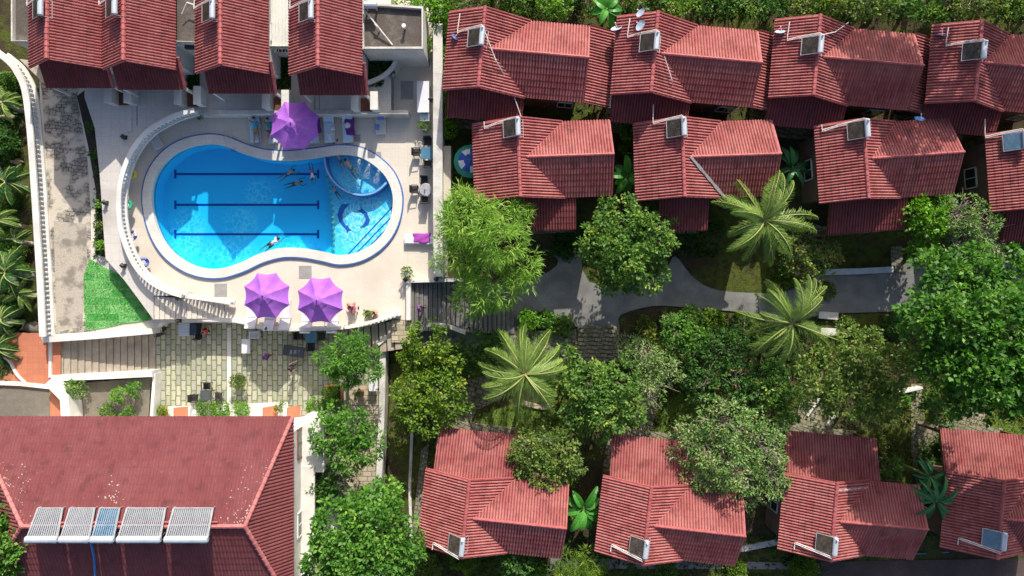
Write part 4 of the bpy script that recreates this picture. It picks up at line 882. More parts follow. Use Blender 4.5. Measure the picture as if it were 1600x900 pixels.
# ================================================================== PLANTS
def leafmesh(name, C_, D_, Nn_, ln, wd, m, parent, rnd, stuff=False, fold=.25):
    """one quad per leaf: C_ base points, D_ directions, Nn_ side vectors"""
    n = len(C_); D_ = D_ / np.linalg.norm(D_, axis=1, keepdims=True); S = np.cross(D_, Nn_); S /= (np.linalg.norm(S, axis=1, keepdims=True) + 1e-9); U = np.cross(S, D_)
    ln = ln[:, None]; wd = wd[:, None]
    V = np.empty((n, 4, 3)); V[:, 0] = C_; V[:, 1] = C_ + D_ * ln * .5 + S * wd * .5 + U * wd * fold * .3; V[:, 2] = C_ + D_ * ln - U * ln * .2; V[:, 3] = C_ + D_ * ln * .5 - S * wd * .5 + U * wd * fold * .3
    me = bpy.data.meshes.new(name); me.vertices.add(n * 4); me.vertices.foreach_set('co', V.astype(np.float32).ravel())
    me.loops.add(n * 4); me.loops.foreach_set('vertex_index', np.arange(n * 4, dtype=np.int32)); me.polygons.add(n); me.polygons.foreach_set('loop_start', np.arange(0, n * 4, 4, dtype=np.int32))
    a = me.attributes.new('rnd', 'FLOAT', 'FACE'); a.data.foreach_set('value', rnd.astype(np.float32)); me.materials.append(m); me.update(calc_edges=True); me.validate()
    o = bpy.data.objects.new(name, me); C.objects.link(o)
    if parent is not None: o.parent = parent
    return o
def unit(v): return v / (np.linalg.norm(v, axis=-1, keepdims=True) + 1e-9)
def crown_pts(blobs, cl_r=.32, per=14, dens=1.0, jitter=.22, squash=.8):
    Cs, Ds, rn = [], [], []
    for (x, y, z, r) in blobs:
        K = int(dens * 1.7 * 4 * math.pi * r * r * .62 / (math.pi * cl_r * cl_r) * 1.15)
        d = unit(rng.normal(size=(K, 3))); d[:, 2] = np.where(d[:, 2] < -.35, -d[:, 2], d[:, 2])
        lump = 1 + .16 * np.sin(d[:, 0] * 5 + x) * np.sin(d[:, 1] * 5.3 + y) + .1 * np.sin(d[:, 2] * 9 + d[:, 0] * 8)
        rr = r * lump * (1 - jitter * rng.random(K) ** 1.6); cc = d * rr[:, None]; cc[:, 2] *= squash; cc += np.array([x, y, z])
        tone = rng.random(K) * .62 + .12 * (1 + np.sin(cc[:, 0] * 1.7) * np.sin(cc[:, 1] * 1.9))
        n = per; q = unit(rng.normal(size=(K, n, 3)) + d[:, None, :] * .9 + np.array([0, 0, .5]))
        p = cc[:, None, :] + q * (cl_r * (.25 + .6 * rng.random((K, n, 1))))
        Cs.append(p.reshape(-1, 3)); Ds.append((q + .5 * rng.normal(size=q.shape)).reshape(-1, 3)); rn.append(np.clip(tone[:, None] + .35 * rng.random((K, n)), 0, 1).reshape(-1))
    return np.concatenate(Cs), np.concatenate(Ds), np.concatenate(rn)
def tree(px, py, zg, blobs_px, leaf, label, name='broadleaf_tree', cat='tree', ll=.26, lw=.14, cl_r=.34, per=13, dens=1.0, twigs=0, trunk=.14, bark='bark', flowers=None, group=None, squash=.8, jitter=.22):
    """blobs_px: (px, py, z, radius_px) as they show; converted to metres at their height"""
    g = at(px, py, zg); r = root(name, g, 0, label, cat, group)
    bl = []
    for (x, y, z, rp) in blobs_px:
        q = at(x, y, z); bl.append((q.x - g.x, q.y - g.y, q.z - g.z, rp * (H - z) / F * .93))
    Cc, Dd, rn = crown_pts(bl, cl_r, per, dens, jitter, squash); n = len(Cc)
    leafmesh('crown', Cc, Dd, unit(rng.normal(size=(n, 3)) * .75 + np.array([.12, .6, 1.0])), ll * (.7 + .6 * rng.random(n)), lw * (.7 + .6 * rng.random(n)), L[leaf], r, rn)
    mb = MB(); top = max(b[2] for b in bl)
    bx = sum(b[0] * b[3] for b in bl) / sum(b[3] for b in bl); by = sum(b[1] * b[3] for b in bl) / sum(b[3] for b in bl); bz_ = min(b[2] - b[3] * .3 for b in bl); bz_ = max(bz_, .4)
    mb.tube([(0, 0, -.3), (0, 0, .05), (bx * .3 + .05, by * .3, bz_ * .5), (bx * .8, by * .8, bz_)], [trunk * 1.5, trunk * 1.1, trunk * .9, trunk * .7], 8)
    for b in bl:
        mb.tube([(bx * .8, by * .8, bz_ * .95), (bx * .4 + b[0] * .6, by * .4 + b[1] * .6, (bz_ + b[2]) / 2), (b[0], b[1], b[2] + b[3] * .2)], [trunk * .65, trunk * .45, trunk * .15], 6)
        for k in range(5):
            d = Vector(unit(rng.normal(size=3))); d.z = abs(d.z) * .7 + .1; mb.tube([(b[0], b[1], b[2] - b[3] * .2), Vector(b[:3]) + d * b[3] * .5, Vector(b[:3]) + d * b[3] * .85 + Vector((0, 0, .1))], [trunk * .35, trunk * .2, trunk * .06], 5)
    mb.build('trunk', M[bark], r)
    if twigs:
        mb = MB()
        for k in range(twigs):
            b = bl[k % len(bl)]; d = Vector(unit(rng.normal(size=3))); d.z = abs(d.z) + .25; d.normalize(); s = Vector(b[:3]); e1_ = s + Vector((d.x, d.y, d.z * squash)) * b[3] * random.uniform(.85, 1.08)
            m_ = s.lerp(e1_, .55) + Vector(rng.normal(size=3)) * .15; mb.tube([s, m_, e1_], [.035, .022, .01], 4, cap=False)
            for j in range(2): e2 = e1_ + Vector(rng.normal(size=3)) * .35; mb.tube([m_.lerp(e1_, .5), e2], [.015, .006], 4, cap=False)
        mb.build('bare_twigs', M['palebark'], r)
    if flowers:
        k = rng.choice(n, min(n, flowers), replace=False); leafmesh('blossoms', Cc[k] + unit(Dd[k]) * .2, Dd[k], unit(rng.normal(size=(len(k), 3))), np.full(len(k), .16), np.full(len(k), .13), L['red'], r, rng.random(len(k)))
    return r
def shrub(px, py, zg, rp, leaf, label, h=.8, ll=.18, lw=.1, name='shrub', cat='shrub', group=None, **k):
    z = zg + h * .55
    return tree(px, py, zg, [(px, py, z, rp)], leaf, label, name, cat, ll, lw, .2, 11, 1.5, trunk=.05, group=group, squash=min(1.1, h / max(.3, rp * .044 * 1.6)), **k)
def palm(px, py, z, length, nf, leaf, label, zg=-1.7, droop=.75, tilt0=.55, name='coconut_palm', group=None, leaflet=.6, trunk=True, dens=60, lw=.028, cat='palm', rise=1.0, seed=None):
    c = at(px, py, z); g = Vector((c.x + .3, c.y - .2, zg)); r = root(name, g, 0, label, cat, group); cc = c - g
    Cs, Ds, Ns, Ls, Rn = [], [], [], [], []; rach = MB()
    for i in range(nf):
        a = 2 * math.pi * i / nf * (1 if nf < 9 else 2.618 * .9) + random.uniform(-.5, .5); up = random.uniform(.1, 1.2) * rise if i % 3 else random.uniform(-.15, .4); Lf = length * random.uniform(.68, 1.12)
        h = Vector((math.cos(a), math.sin(a), 0)); hp_ = Vector((-h.y, h.x, 0)); sw = random.uniform(-.8, .8); ns = 14; p = cc.copy(); ang = up; pts = [p.copy()]
        for k in range(ns): p = p + ((h + hp_ * sw * (k / ns) ** 1.5) * math.cos(ang) + Vector((0, 0, math.sin(ang)))) * Lf / ns; ang -= (droop + .5 * up) * (1.9 / ns) * (.5 + k / ns); pts.append(p.copy())
        rach.tube(pts, [.05 * (1 - k / (ns + 2)) + .008 for k in range(ns + 1)], 5)
        side = h.cross(Vector((0, 0, 1))); tone = random.random() * .55; kink = random.uniform(-.5, .5)
        for k in range(dens):
            t = .12 + .88 * k / dens; f = t * ns; j = min(ns - 1, int(f)); q = pts[j].lerp(pts[j + 1], f - j); tg = (pts[j + 1] - pts[j]).normalized()
            ll = leaflet * (math.sin(math.pi * min(1, t * .9 + .12)) ** .6 + .1) * random.uniform(.8, 1.1)
            for s in (-1, 1):
                d = side * s * (.5 + .35 * random.random()) + tg * .7 + Vector((0, 0, -.25 - .5 * random.random())); Cs.append(q); Ds.append(d); Ns.append(Vector((0, 0, 1)) + side * s * .5); Ls.append(ll); Rn.append(min(1, tone + .4 * random.random()))
    n = len(Cs); leafmesh('fronds', np.array(Cs), np.array(Ds), np.array(Ns), np.array(Ls), np.full(n, lw), L[leaf], r, np.array(Rn), fold=.1)
    rach.build('frond_stems', mat('frond stem', (.3, .36, .1), .6, bmp=0) if 'frond stem' not in bpy.data.materials else bpy.data.materials['frond stem'], r)
    if trunk:
        t = MB(); t.tube([(0, 0, -.3), (.02, 0, .1), (cc.x * .4, cc.y * .4, cc.z * .5), (cc.x, cc.y, cc.z - .1), (cc.x, cc.y, cc.z + .15)], [.24, .17, .13, .14, .08], 10); t.build('trunk', M['palebark'], r)
    return r
def banana(px, py, z, n, length, leaf, label, zg=-1.2, group=None, w=.55):
    c = at(px, py, z); g = Vector((c.x, c.y, zg)); r = root('banana_plant', g, 0, label, 'banana plant', group); bm_ = MB(); rn = []; hz_ = z - zg
    for i in range(n):
        a = 2 * math.pi * i / n + random.uniform(-.4, .4); h = Vector((math.cos(a), math.sin(a), 0)); s = h.cross(Vector((0, 0, 1))); Lf = length * random.uniform(.7, 1.1); ns = 8; p = Vector((0, 0, hz_)); ang = random.uniform(.1, .9); prev = None; tone = random.random()
        W = w * random.uniform(.75, 1.1)
        for k in range(ns + 1):
            ww = W * .5 * max(.03, math.sin(math.pi * min(1, (k / ns) * .86 + .1)) ** .7) if k > 1 else .03
            row = [p + s * ww + Vector((0, 0, ww * .35)), p, p - s * ww + Vector((0, 0, ww * .35))]
            if prev:
                b0 = len(bm_.v); bm_.v += [tuple(v) for v in prev + row]; bm_.f += [(b0, b0 + 3, b0 + 4, b0 + 1), (b0 + 1, b0 + 4, b0 + 5, b0 + 2)]; bm_.m += [0, 0]; rn += [tone, min(1, tone + .15)]
            prev = row; p = p + (h * math.cos(ang) + Vector((0, 0, math.sin(ang)))) * Lf / ns; ang -= .2
    o = bm_.build('leaf_blades', L[leaf], r); at2 = o.data.attributes.new('rnd', 'FLOAT', 'FACE'); at2.data.foreach_set('value', rn)
    t = MB(); t.tube([(0, 0, -.3), (0, 0, hz_ * .5), (0, 0, hz_ + .1)], [.14, .11, .06], 8); t.build('stalk', mat('banana stalk', (.2, .26, .08), .7) if 'banana stalk' not in bpy.data.materials else bpy.data.materials['banana stalk'], r)
    return r
G = 'garden trees'
tree(750, 370, -2.2, [(735,345,4.2,46),(775,372,4.4,44),(715,395,3.6,34),(770,440,3.0,40),(812,418,3.2,34),(742,465,2.2,30),(795,340,3.6,30)], 'feather', 'bright feathery tree leaning over the boundary wall beside the dark stairs', ll=.5, lw=.055, cl_r=.42, per=26, dens=.9)
tree(985, 400, -2.2, [(968,345,3.2,42),(1018,372,3.2,40),(938,378,2.8,36),(975,395,3.6,46),(1005,425,2.4,38),(955,430,2.0,30)], 'mid', 'rounded green tree standing alone over the shaded path', ll=.24, lw=.15)
tree(545, 570, -1.4, [(520,565,1.4,24),(548,552,1.9,30),(570,572,1.5,25),(540,585,1.2,20)], 'emerald', 'small feathery green tree on the paved terrace', ll=.34, lw=.07, cl_r=.3, per=18)
tree(540, 690, -1.4, [(515,678,2.2,30),(555,668,2.4,30),(575,695,2.2,28),(545,708,2.0,30),(520,650,1.6,20)], 'emerald', 'light green tree in the paved alley beside the white facade', ll=.26, lw=.13)
tree(505, 755, -1.4, [(500,755,1.0,22),(525,748,1.0,22),(510,775,.8,20)], 'dark', 'dark leafy shrub between the white facade and the big broadleaf tree', 'tall_shrub', 'shrub', ll=.24, lw=.12)
tree(572, 850, -2.2, [(540,830,4.2,56),(590,815,4.2,50),(620,850,3.6,44),(560,870,4.4,60),(600,880,3.6,46),(520,880,3.4,44),(570,790,3.0,32),(598,772,2.2,24)], 'emerald', 'big round broadleaf tree at the lower edge beside the white facade', ll=.3, lw=.18, cl_r=.4, per=14)
tree(2, 840, -1.4, [(0,800,6.2,30),(5,850,6.4,34),(0,890,6.2,26)], 'emerald', 'broadleaf tree over the left end of the maroon roof', ll=.28, lw=.17)
tree(672, 560, -2.2, [(668,535,1.8,34),(650,560,1.4,26),(690,562,1.6,30),(672,590,1.2,26)], 'yellow', 'yellow green tree just below the landing of the dark stairs', ll=.22, lw=.13)
tree(675, 635, -2.0, [(650,610,1.6,34),(688,612,2.0,36),(665,645,1.6,36),(705,640,1.4,26),(640,640,1.2,24)], 'yellow', 'yellow green tree above the lower row bungalow nearest the white facade', ll=.22, lw=.13)
tree(745, 545, -2.1, [(745,545,.4,30),(725,560,.2,24),(765,560,.2,22)], 'dark', 'dark low tree between the yellow green tree and the palm', ll=.22, lw=.12)
tree(940, 625, -1.9, [(920,600,2.2,38),(965,598,2.4,36),(945,635,2.4,40),(905,640,1.8,28),(978,640,1.8,28),(930,665,1.4,26)], 'mid', 'dense green tree right of the coconut palm above the stone path', ll=.24, lw=.14)
tree(1015, 580, -2.0, [(1005,560,.6,30),(1040,575,.6,28),(1015,600,.8,28),(985,545,.2,22)], 'grey', 'scraggy grey green shrub left of the central lawn', 'bare_shrub', 'shrub', ll=.22, lw=.09, dens=.85, twigs=40)
tree(1120, 575, -2.0, [(1090,555,.4,30),(1130,545,.6,34),(1150,590,.8,34),(1100,600,.8,28),(1175,610,.4,28)], 'dark', 'shaded tangled shrub left of the lower right palm', 'bare_shrub', 'shrub', ll=.24, lw=.11, dens=1.0, twigs=35, flowers=40)
tree(1140, 705, -1.8, [(1080,690,2.0,38),(1130,660,2.4,44),(1180,690,2.6,48),(1140,725,2.8,50),(1195,740,2.2,38),(1105,735,2.2,36),(1160,770,1.6,26)], 'grey', 'large grey tree with many bare pale branches over the lower bungalow', 'bare_tree', ll=.24, lw=.09, dens=.95, twigs=150, flowers=60)
tree(850, 715, -1.6, [(830,700,2.2,32),(868,705,2.4,34),(850,735,2.2,30),(885,725,2.0,26),(812,722,1.8,22)], 'olive', 'olive brown tree at the corner of the lower row roof', ll=.22, lw=.12)
tree(1265, 405, -2.0, [(1250,390,.8,28),(1285,400,.8,26),(1262,422,.6,24),(1240,412,.4,20)], 'olive', 'mixed shrub with red tips below the upper palm', 'tall_shrub', 'shrub', ll=.22, lw=.1, twigs=40, flowers=50)
tree(1440, 350, -1.6, [(1425,330,2.4,26),(1452,340,2.6,28),(1435,368,1.8,26),(1465,318,1.8,20)], 'bright', 'bright green tree beside the greyish tree on the right', ll=.26, lw=.15, flowers=0)
tree(1510, 365, -1.6, [(1495,335,2.6,32),(1525,355,2.8,36),(1505,385,2.4,34),(1540,390,2.0,26)], 'grey', 'greyish dusty tree above the big emerald tree', ll=.22, lw=.09, dens=.85, twigs=120)
tree(1520, 530, -2.0, [(1545,590,9.6,50),(1600,585,9.8,55),(1495,560,9.2,40),(1465,440,6.8,46),(1520,425,7.0,40),(1575,435,7.0,44),(1450,505,8.4,46),(1505,500,9.2,56),(1565,505,9.4,56),(1620,490,8.8,50),(1475,560,8.2,46),(1535,570,8.6,52),(1600,570,8.6,50),(1560,620,7.4,36),(1505,610,7.4,36)], 'deep', 'huge emerald tree filling the right side below the path', ll=.32, lw=.2, cl_r=.4, per=15, jitter=.38, trunk=.25)
tree(1340, 580, -2.0, [(1290,580,4.0,42),(1340,550,4.4,44),(1385,575,4.2,40),(1320,615,4.2,42),(1370,620,4.0,36),(1275,615,3.6,28),(1360,640,3.4,24)], 'olive', 'wide olive green tree between the lower right palm and the emerald tree', ll=.24, lw=.13)
tree(802, 865, -1.3, [(795,858,1.4,20),(812,872,1.4,22),(800,885,1.0,20),(790,840,1.2,10)], 'dark', 'dark green bush growing against the lower row bungalow', 'tall_shrub', 'shrub', ll=.24, lw=.13)
tree(905, 890, -1.4, [(890,885,1.2,26),(918,880,1.4,26),(905,905,1.2,30)], 'yellow', 'yellow feathery bush between the two lower bungalows at the bottom edge', 'feathery_bush', 'bush', ll=.4, lw=.04, per=22, cl_r=.35)
tree(1388, 730, -1.2, [(1390,728,.6,15),(1385,745,.4,13)], 'mid', 'small green bush beside the third lower bungalow', 'tall_shrub', 'shrub')
# tall trees standing north of the frame: they throw the shade seen on the upper bungalows
for (x, y, zc, rr, lf, lab) in ((25.5, 24.5, 11.5, 2.6, 'dark', 'tall dark tree on the slope north of the third top row bungalow'), (33.5, 26, 11.0, 3.2, 'dark', 'tall dark tree north of the top row bungalow at the right edge'), (28.2, 24.0, 13.2, 2.3, 'mid', 'very tall slim tree between the two dark trees north of the frame')):
    k_ = F / (H - zc); pb = [(800 + (x + dx) * k_, 450 - (y + dy) * k_, zc + dz, r_ * k_) for dx, dy, dz, r_ in ((0, 0, 0, rr * .8), (-1.5, .5, -.6, rr * .6), (1.4, -.4, -.8, rr * .6), (0, 1, 1.0, rr * .5))]
    tree(800 + x * F / (H + .2), 450 - y * F / (H + .2), -.2, pb, lf, lab, 'tall_tree', ll=.3, lw=.16, dens=.6, trunk=.22)
palm(800 + 24.5 * F / 36, 450 - 25.8 * F / 36, 11, 3.6, 16, 'palm', 'tall coconut palm north of the frame behind the third top row bungalow', -.2, leaflet=.6)
palm(800 + 22.5 * F / 36.5, 450 - 26.5 * F / 36.5, 10.5, 3.4, 15, 'palm', 'second tall coconut palm north of the frame, further left', -.2, leaflet=.6)
tree(1215, 625, -1.6, [(1205,610,1.2,28),(1232,630,1.0,26),(1212,650,.9,24)], 'mid', 'leafy green tree under the lower right palm, left of the sunlit path', ll=.24, lw=.13)
tree(1065, 525, -1.8, [(1055,520,.6,24),(1085,530,.5,22)], 'emerald', 'fresh green bush in the middle of the bed below the path', 'tall_shrub', 'shrub', ll=.24, lw=.13)
tree(885, 575, -1.7, [(885,560,.8,22),(870,590,.6,20)], 'mid', 'green bush between the coconut palm and the garden steps', 'tall_shrub', 'shrub', ll=.24, lw=.13)
tree(1455, 640, -1.5, [(1450,628,1.0,18),(1470,650,.8,18)], 'dark', 'dark bush beside the mossy path under the emerald tree', 'tall_shrub', 'shrub')
tree(1690, 640, -1.4, [(1650,560,10,56),(1735,545,10.2,62),(1655,640,9.5,50),(1640,600,9.8,52),(1720,690,9.2,54),(1715,590,10.2,60),(1785,600,10,60),(1690,640,8.4,44),(1760,640,8.6,50)], 'deep', 'added tall broad tree outside the right edge to shade the last lower bungalow', ll=.32, lw=.2, cl_r=.4, dens=.8, trunk=.25)  # unseen tree, added and shaped to throw shade on the last lower roof
# palms
palm(820, 585, 3.4, 3.6, 28, 'palm', 'pale coconut palm over the small lawn', -1.4, leaflet=.8, dens=74)
palm(1194, 345, 4.2, 3.8, 25, 'palm', 'coconut palm between the middle bungalows and the path', -1.8, leaflet=.7, dens=68)
palm(1237, 505, 3.2, 3.8, 28, 'palm', 'coconut palm with yellowish fronds below the shaded path', -1.8, leaflet=.74, dens=70)
for i, (x, y, z, l, zg, lab) in enumerate(((4,160,.4,1.5,-1.0,'palm clump at the upper left beside the balustrade'), (10,285,.4,1.7,-1.0,'palm clump down the left edge above the brick path'), (10,425,1.0,2.0,-1.0,'darkest palm clump halfway down the left edge'), (30,458,.2,1.4,-1.0,'palm clump touching the left balustrade'), (2,500,.6,1.7,-1.0,'palm clump above the terracotta yard'), (-4,545,.2,1.8,-1.0,'lowest palm clump at the corner of the terracotta yard'), (-8,345,.8,1.7,-1.0,'palm clump at the left edge near the white lamp globe'), (24,375,.1,1.2,-1.0,'small palm clump behind the yellow green bush at the left edge'))):
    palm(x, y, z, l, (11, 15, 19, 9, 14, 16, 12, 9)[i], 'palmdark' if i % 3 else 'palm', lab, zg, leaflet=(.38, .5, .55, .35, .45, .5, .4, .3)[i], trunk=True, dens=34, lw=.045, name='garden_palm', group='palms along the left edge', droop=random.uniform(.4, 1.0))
for (x, y, z, rp, lf, h, lab) in ((12,130,-1.0,16,'mid',.9,'leafy bush at the upper left corner of the balustrade'), (8,222,-1.0,22,'dark',1.0,'dark bush between the pale boulder and the palms at the left edge'), (22,300,-1.0,12,'olive',.7,'olive bush on the brick path at the left edge'), (4,390,-1.0,20,'emerald',1.1,'bright leafy bush behind the palms at the left edge'), (35,420,-1.0,10,'yellow',.6,'small yellowish bush touching the balustrade'), (18,480,-1.0,16,'dark',.8,'dark bush above the stone block at the left edge'), (10,575,-.9,20,'dark',.5,'dark planting in the corner of the terracotta yard')):
    shrub(x, y, z, rp, lf, lab, h)
banana(912, 795, 1.2, 11, 1.9, 'banana', 'banana plant between the first two lower bungalows', -1.1)
banana(980, 275, 1.6, 9, 1.5, 'banana', 'banana plant between the first two middle row bungalows', -.3)
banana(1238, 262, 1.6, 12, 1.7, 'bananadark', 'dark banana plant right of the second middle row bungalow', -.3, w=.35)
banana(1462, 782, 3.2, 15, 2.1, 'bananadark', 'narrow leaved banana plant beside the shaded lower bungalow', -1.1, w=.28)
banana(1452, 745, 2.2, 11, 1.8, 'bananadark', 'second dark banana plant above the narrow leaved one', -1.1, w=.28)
banana(948, 14, 2.2, 9, 1.4, 'banana', 'banana plant behind the gap of the first two top row bungalows', -.2)
# hedges and row of shrubs along the top
k = 0
topsh = [(648,-2,1.4,26,'bright'),(682,12,2.0,30,'bright'),(700,45,1.6,24,'bright'),(690,72,1.2,20,'bright'),(735,2,1.8,26,'olive'),(770,-4,1.4,22,'olive'),(800,-2,1.2,22,'dark'),(835,2,1.6,28,'mid'),(868,8,1.6,24,'bright'),(905,-4,1.0,24,'dark'),(985,-2,1.4,24,'olive'),(1020,-6,1.0,22,'dark'),(1058,14,1.2,20,'yellow'),(1085,8,1.4,22,'mid'),(1120,0,1.6,30,'dark'),(1165,4,2.0,30,'mid'),(1205,10,1.2,24,'dark'),(1250,12,1.4,26,'olive'),(1285,0,1.6,28,'yellow'),(1325,8,1.4,30,'olive'),(1370,6,1.6,32,'mid'),(1410,16,1.4,24,'dark'),(1455,22,.8,18,'mid'),(1490,2,1.2,24,'olive'),(1530,0,1.6,30,'olive'),(1570,6,1.6,30,'mid'),(1605,12,1.4,26,'yellow')]
for i, (x, y, z, rp, lf) in enumerate(topsh):
    w_ = ('beside the flat roofed block', 'behind the first top bungalow', 'behind the second top bungalow', 'behind the third top bungalow', 'behind the fourth top bungalow')[0 if x < 712 else 1 if x < 950 else 2 if x < 1200 else 3 if x < 1460 else 4]
    adj = dict(bright='bright green', olive='olive', dark='dark green', mid='leafy green', yellow='yellow green')[lf]
    pos = ('at far left', 'left of middle', 'in the middle', 'right of middle', 'at far right')[min(4, int(5 * ((x - (640, 712, 950, 1200, 1460)[0 if x < 712 else 1 if x < 950 else 2 if x < 1200 else 3 if x < 1460 else 4]) / (72, 238, 250, 260, 150)[0 if x < 712 else 1 if x < 950 else 2 if x < 1200 else 3 if x < 1460 else 4])))]
    sz = 'large' if rp > 27 else 'small' if rp < 23 else 'mid sized'
    tree(x, y, -.2, [(x - rp * .4, y, z * (1.5 if i % 4 == 0 else .8), rp * .75), (x + rp * .45, y + 3, z * .9, rp * .7), (x, y - rp * .5, z * .8, rp * .6)], lf, f'{sz} {adj} bush {w_}, {pos}'.replace('mid sized ', '').replace('of its run', 'of its run'), 'hedge_bush', 'bush', ll=.24, lw=.12, cl_r=.3, per=12, group='bushes along the top edge', dens=(.55, .9, .7)[i % 3], twigs=20 if lf == 'olive' else 0)
for i, (x, y, lab) in enumerate(((703,95,'bright creeper bush on the boundary wall, topmost'), (702,130,'bright creeper bush on the boundary wall beside the flat roofed block'), (702,165,'bright creeper bush bulging over the boundary wall near the bar counter'), (701,195,'creeper bush on the boundary wall opposite the potted fern'))):
    tree(x - 2, y, -.2, [(x - 2, y - 10, 1.2, 12), (x + 1, y + 8, 1.1, 12)], 'bright', lab, 'wall_creeper', 'creeper', ll=.2, lw=.08, cl_r=.22, per=12, trunk=.04, group='creepers on the boundary wall')
# garden shrubs
for (x, y, z, rp, lf, h, lab) in ((826,500,-2.1,16,'bright',1.2,'round clipped bright shrub beside the shaded path'), (855,500,-2.1,14,'emerald',1.0,'bright shrub right of the clipped round one'), (880,508,-2.1,15,'mid',1.0,'dark green shrub at the top of the garden steps'), (868,512,-2.1,9,'yellow',.7,'tiny yellow green shrub between two shrubs by the path'), (1045,500,-2.1,12,'grey',1.2,'pale leaved shrub with white tips below the path'), (1080,498,-2.1,20,'mid',1.1,'round shaded shrub below the middle of the path'), (1115,500,-2.1,17,'yellow',.9,'yellowish shrub right of the round shaded one'), (1010,515,-2.1,18,'grassy',.6,'spiky shrub with flower spikes near the path edge'), (1098,530,-2.1,14,'olive',1.1,'shrub with red blossoms right of the flower spikes'), (1150,530,-2.1,20,'dark',1.0,'shaded shrub under the left fronds of the lower right palm'), (1060,545,-2.0,18,'olive',.7,'olive ground shrub above the central lawn'), (1210,580,-2.0,18,'dark',.8,'dark shrub under the lower right palm'), (1410,625,-1.8,9,'emerald',.8,'small bright shrub beside the mossy garden path'), (1225,430,-2.1,16,'yellow',.8,'yellow green shrub between the two right palms'), (990,210,-.2,22,'bright',1.6,'bushy shrub in the passage between the first two middle bungalows'), (985,235,-.2,14,'mid',1.2,'smaller shrub below the bushy one between the middle bungalows'), (1010,195,-.2,18,'mid',1.3,'shrub behind the second middle row bungalow'), (1255,885,-1.2,20,'yellow',.9,'yellow green bush below the third lower bungalow'), (1225,835,-1.2,12,'mid',.9,'small bush left of the third lower bungalow'), (1150,890,-1.2,16,'yellow',.6,'low yellowish weeds below the second lower bungalow'), (725,868,-1.2,24,'yellow',.7,'weedy yellow clump at the bottom edge right of the big tree'), (665,885,-1.2,22,'olive',.8,'weedy bush beneath the big tree at the bottom edge'), (838,890,-1.2,14,'emerald',.9,'small emerald bush at the bottom edge below the first lower bungalow'), (1040,892,-1.2,16,'mid',.8,'green bush at the bottom edge below the second lower bungalow'), (890,745,-1.2,12,'olive',1.0,'scrubby bush beside the banana plant'), (890,810,-1.2,12,'olive',.9,'thin bush left of the lower banana plant'), (1500,600,-1.8,14,'mid',.8,'shaded shrub under the emerald tree'), (900,640,-1.8,16,'dark',.9,'dark shrub left of the dense green tree'), (775,530,-2.1,16,'dark',.8,'dark shrub at the foot of the dark stairs'), (1215,530,-2.1,14,'dark',.8,'dark shrub left of the lower right palm trunk'), (1290,455,-2.1,14,'olive',.8,'olive shrub above the fronds beside the pale slab'), (1395,510,-2.1,18,'dark',1.0,'rounded dark shrub below the grey kerb'), (1320,510,-2.1,14,'olive',.8,'olive bush below the end of the shaded path'), (880,380,-2.1,24,'dark',.7,'dark shaded shrub left of the lone round tree'), (1480,690,-1.3,16,'dark',.9,'dark bush in shade above the shaded bungalow')):
    shrub(x, y, z, rp, lf, lab, h)
# terrace shrubs
for (x, y, z, rp, lf, h, lab) in ((120,608,-.9,15,'mid',1.0,'green shrub under the white wall in the bed left of the facade steps'), (186,616,-.9,11,'bright',.9,'bright round shrub in the shrub bed'), (211,608,-.9,11,'emerald',.9,'dark round shrub right of the bright one in the shrub bed'), (170,645,-.9,12,'mid',.5,'low spiky plant at the roof edge in the shrub bed'), (200,645,-.9,10,'emerald',.5,'low leafy plant at the roof edge right of the spiky one'), (322,638,-1.4,14,'mid',.7,'leafy plant against the maroon roof below the dark table'), (345,639,-1.4,12,'bright',.6,'leafy plant beside the paving band at the roof edge'), (378,637,-1.4,11,'bright',.7,'round bright plant right of the paving band at the roof edge'), (256,643,-1.4,8,'yellow',.5,'yellow flowering plant on the left terracotta inlay'), (437,634,-1.4,6,'yellow',.4,'tiny yellow plant on the right terracotta inlay'), (495,636,-1.4,14,'bright',.7,'light green plant at the top of the white facade'), (520,630,-1.4,13,'emerald',.7,'leafy plant beside the wooden planter box'), (316,180,0,6,'dark',.6,'small dark shrub on the deck behind the pool'), (160,385,0,7,'bright',.6,'small bright shrub in the strip beside the stone road'), (159,352,0,6,'yellow',.6,'yellowish small plant in the strip beside the stone road'), (157,318,0,5,'bright',.5,'thin plant in the strip beside the terrace edge'), (148,240,0,7,'dark',.6,'dark plant in the shaded strip beside the road'), (143,200,0,6,'dark',.6,'topmost dark plant in the shaded strip beside the road'), (247,508,-1.3,6,'dark',.4,'black green shrub at the corner of the turf and the terrace'), (33,392,-1.0,12,'yellow',.8,'yellow green bush between the palms and the balustrade')):
    shrub(x, y, z, rp, lf, lab, h, ll=.14, lw=.09)
# ivy beds in the wells, ground cover
def scatter(name, areas, n, leaf, ll, lw, up=.6, z0=None):
    Cs = []; tot = 0
    while len(Cs) < n:
        a = areas[int(rng.integers(len(areas)))]; x = rng.uniform(a[0], a[2]); y = rng.uniform(a[1], a[3]); z = a[4] if len(a) > 4 else None
        q = at(x, y, -1.9 if z is None else z); zz = zt(q.x, q.y) if z is None else z; Cs.append((q.x, q.y, zz - .02))
    Cs = np.array(Cs); n = len(Cs); d = rng.normal(size=(n, 3)) * .6; d[:, 2] = abs(d[:, 2]) * .4 + up
    patch = .5 + .5 * np.sin(Cs[:, 0] * .9 + 1.3 * np.sin(Cs[:, 1] * .7)) * np.sin(Cs[:, 1] * 1.1); keep = rng.random(n) < (.25 + .75 * patch); Cs, d = Cs[keep], d[keep]; n = len(Cs)
    o = leafmesh(name, Cs, d, unit(rng.normal(size=(n, 3))), ll * (.5 + rng.random(n)), np.full(n, lw), L[leaf], None, rng.random(n)); struct(o, 'stuff')
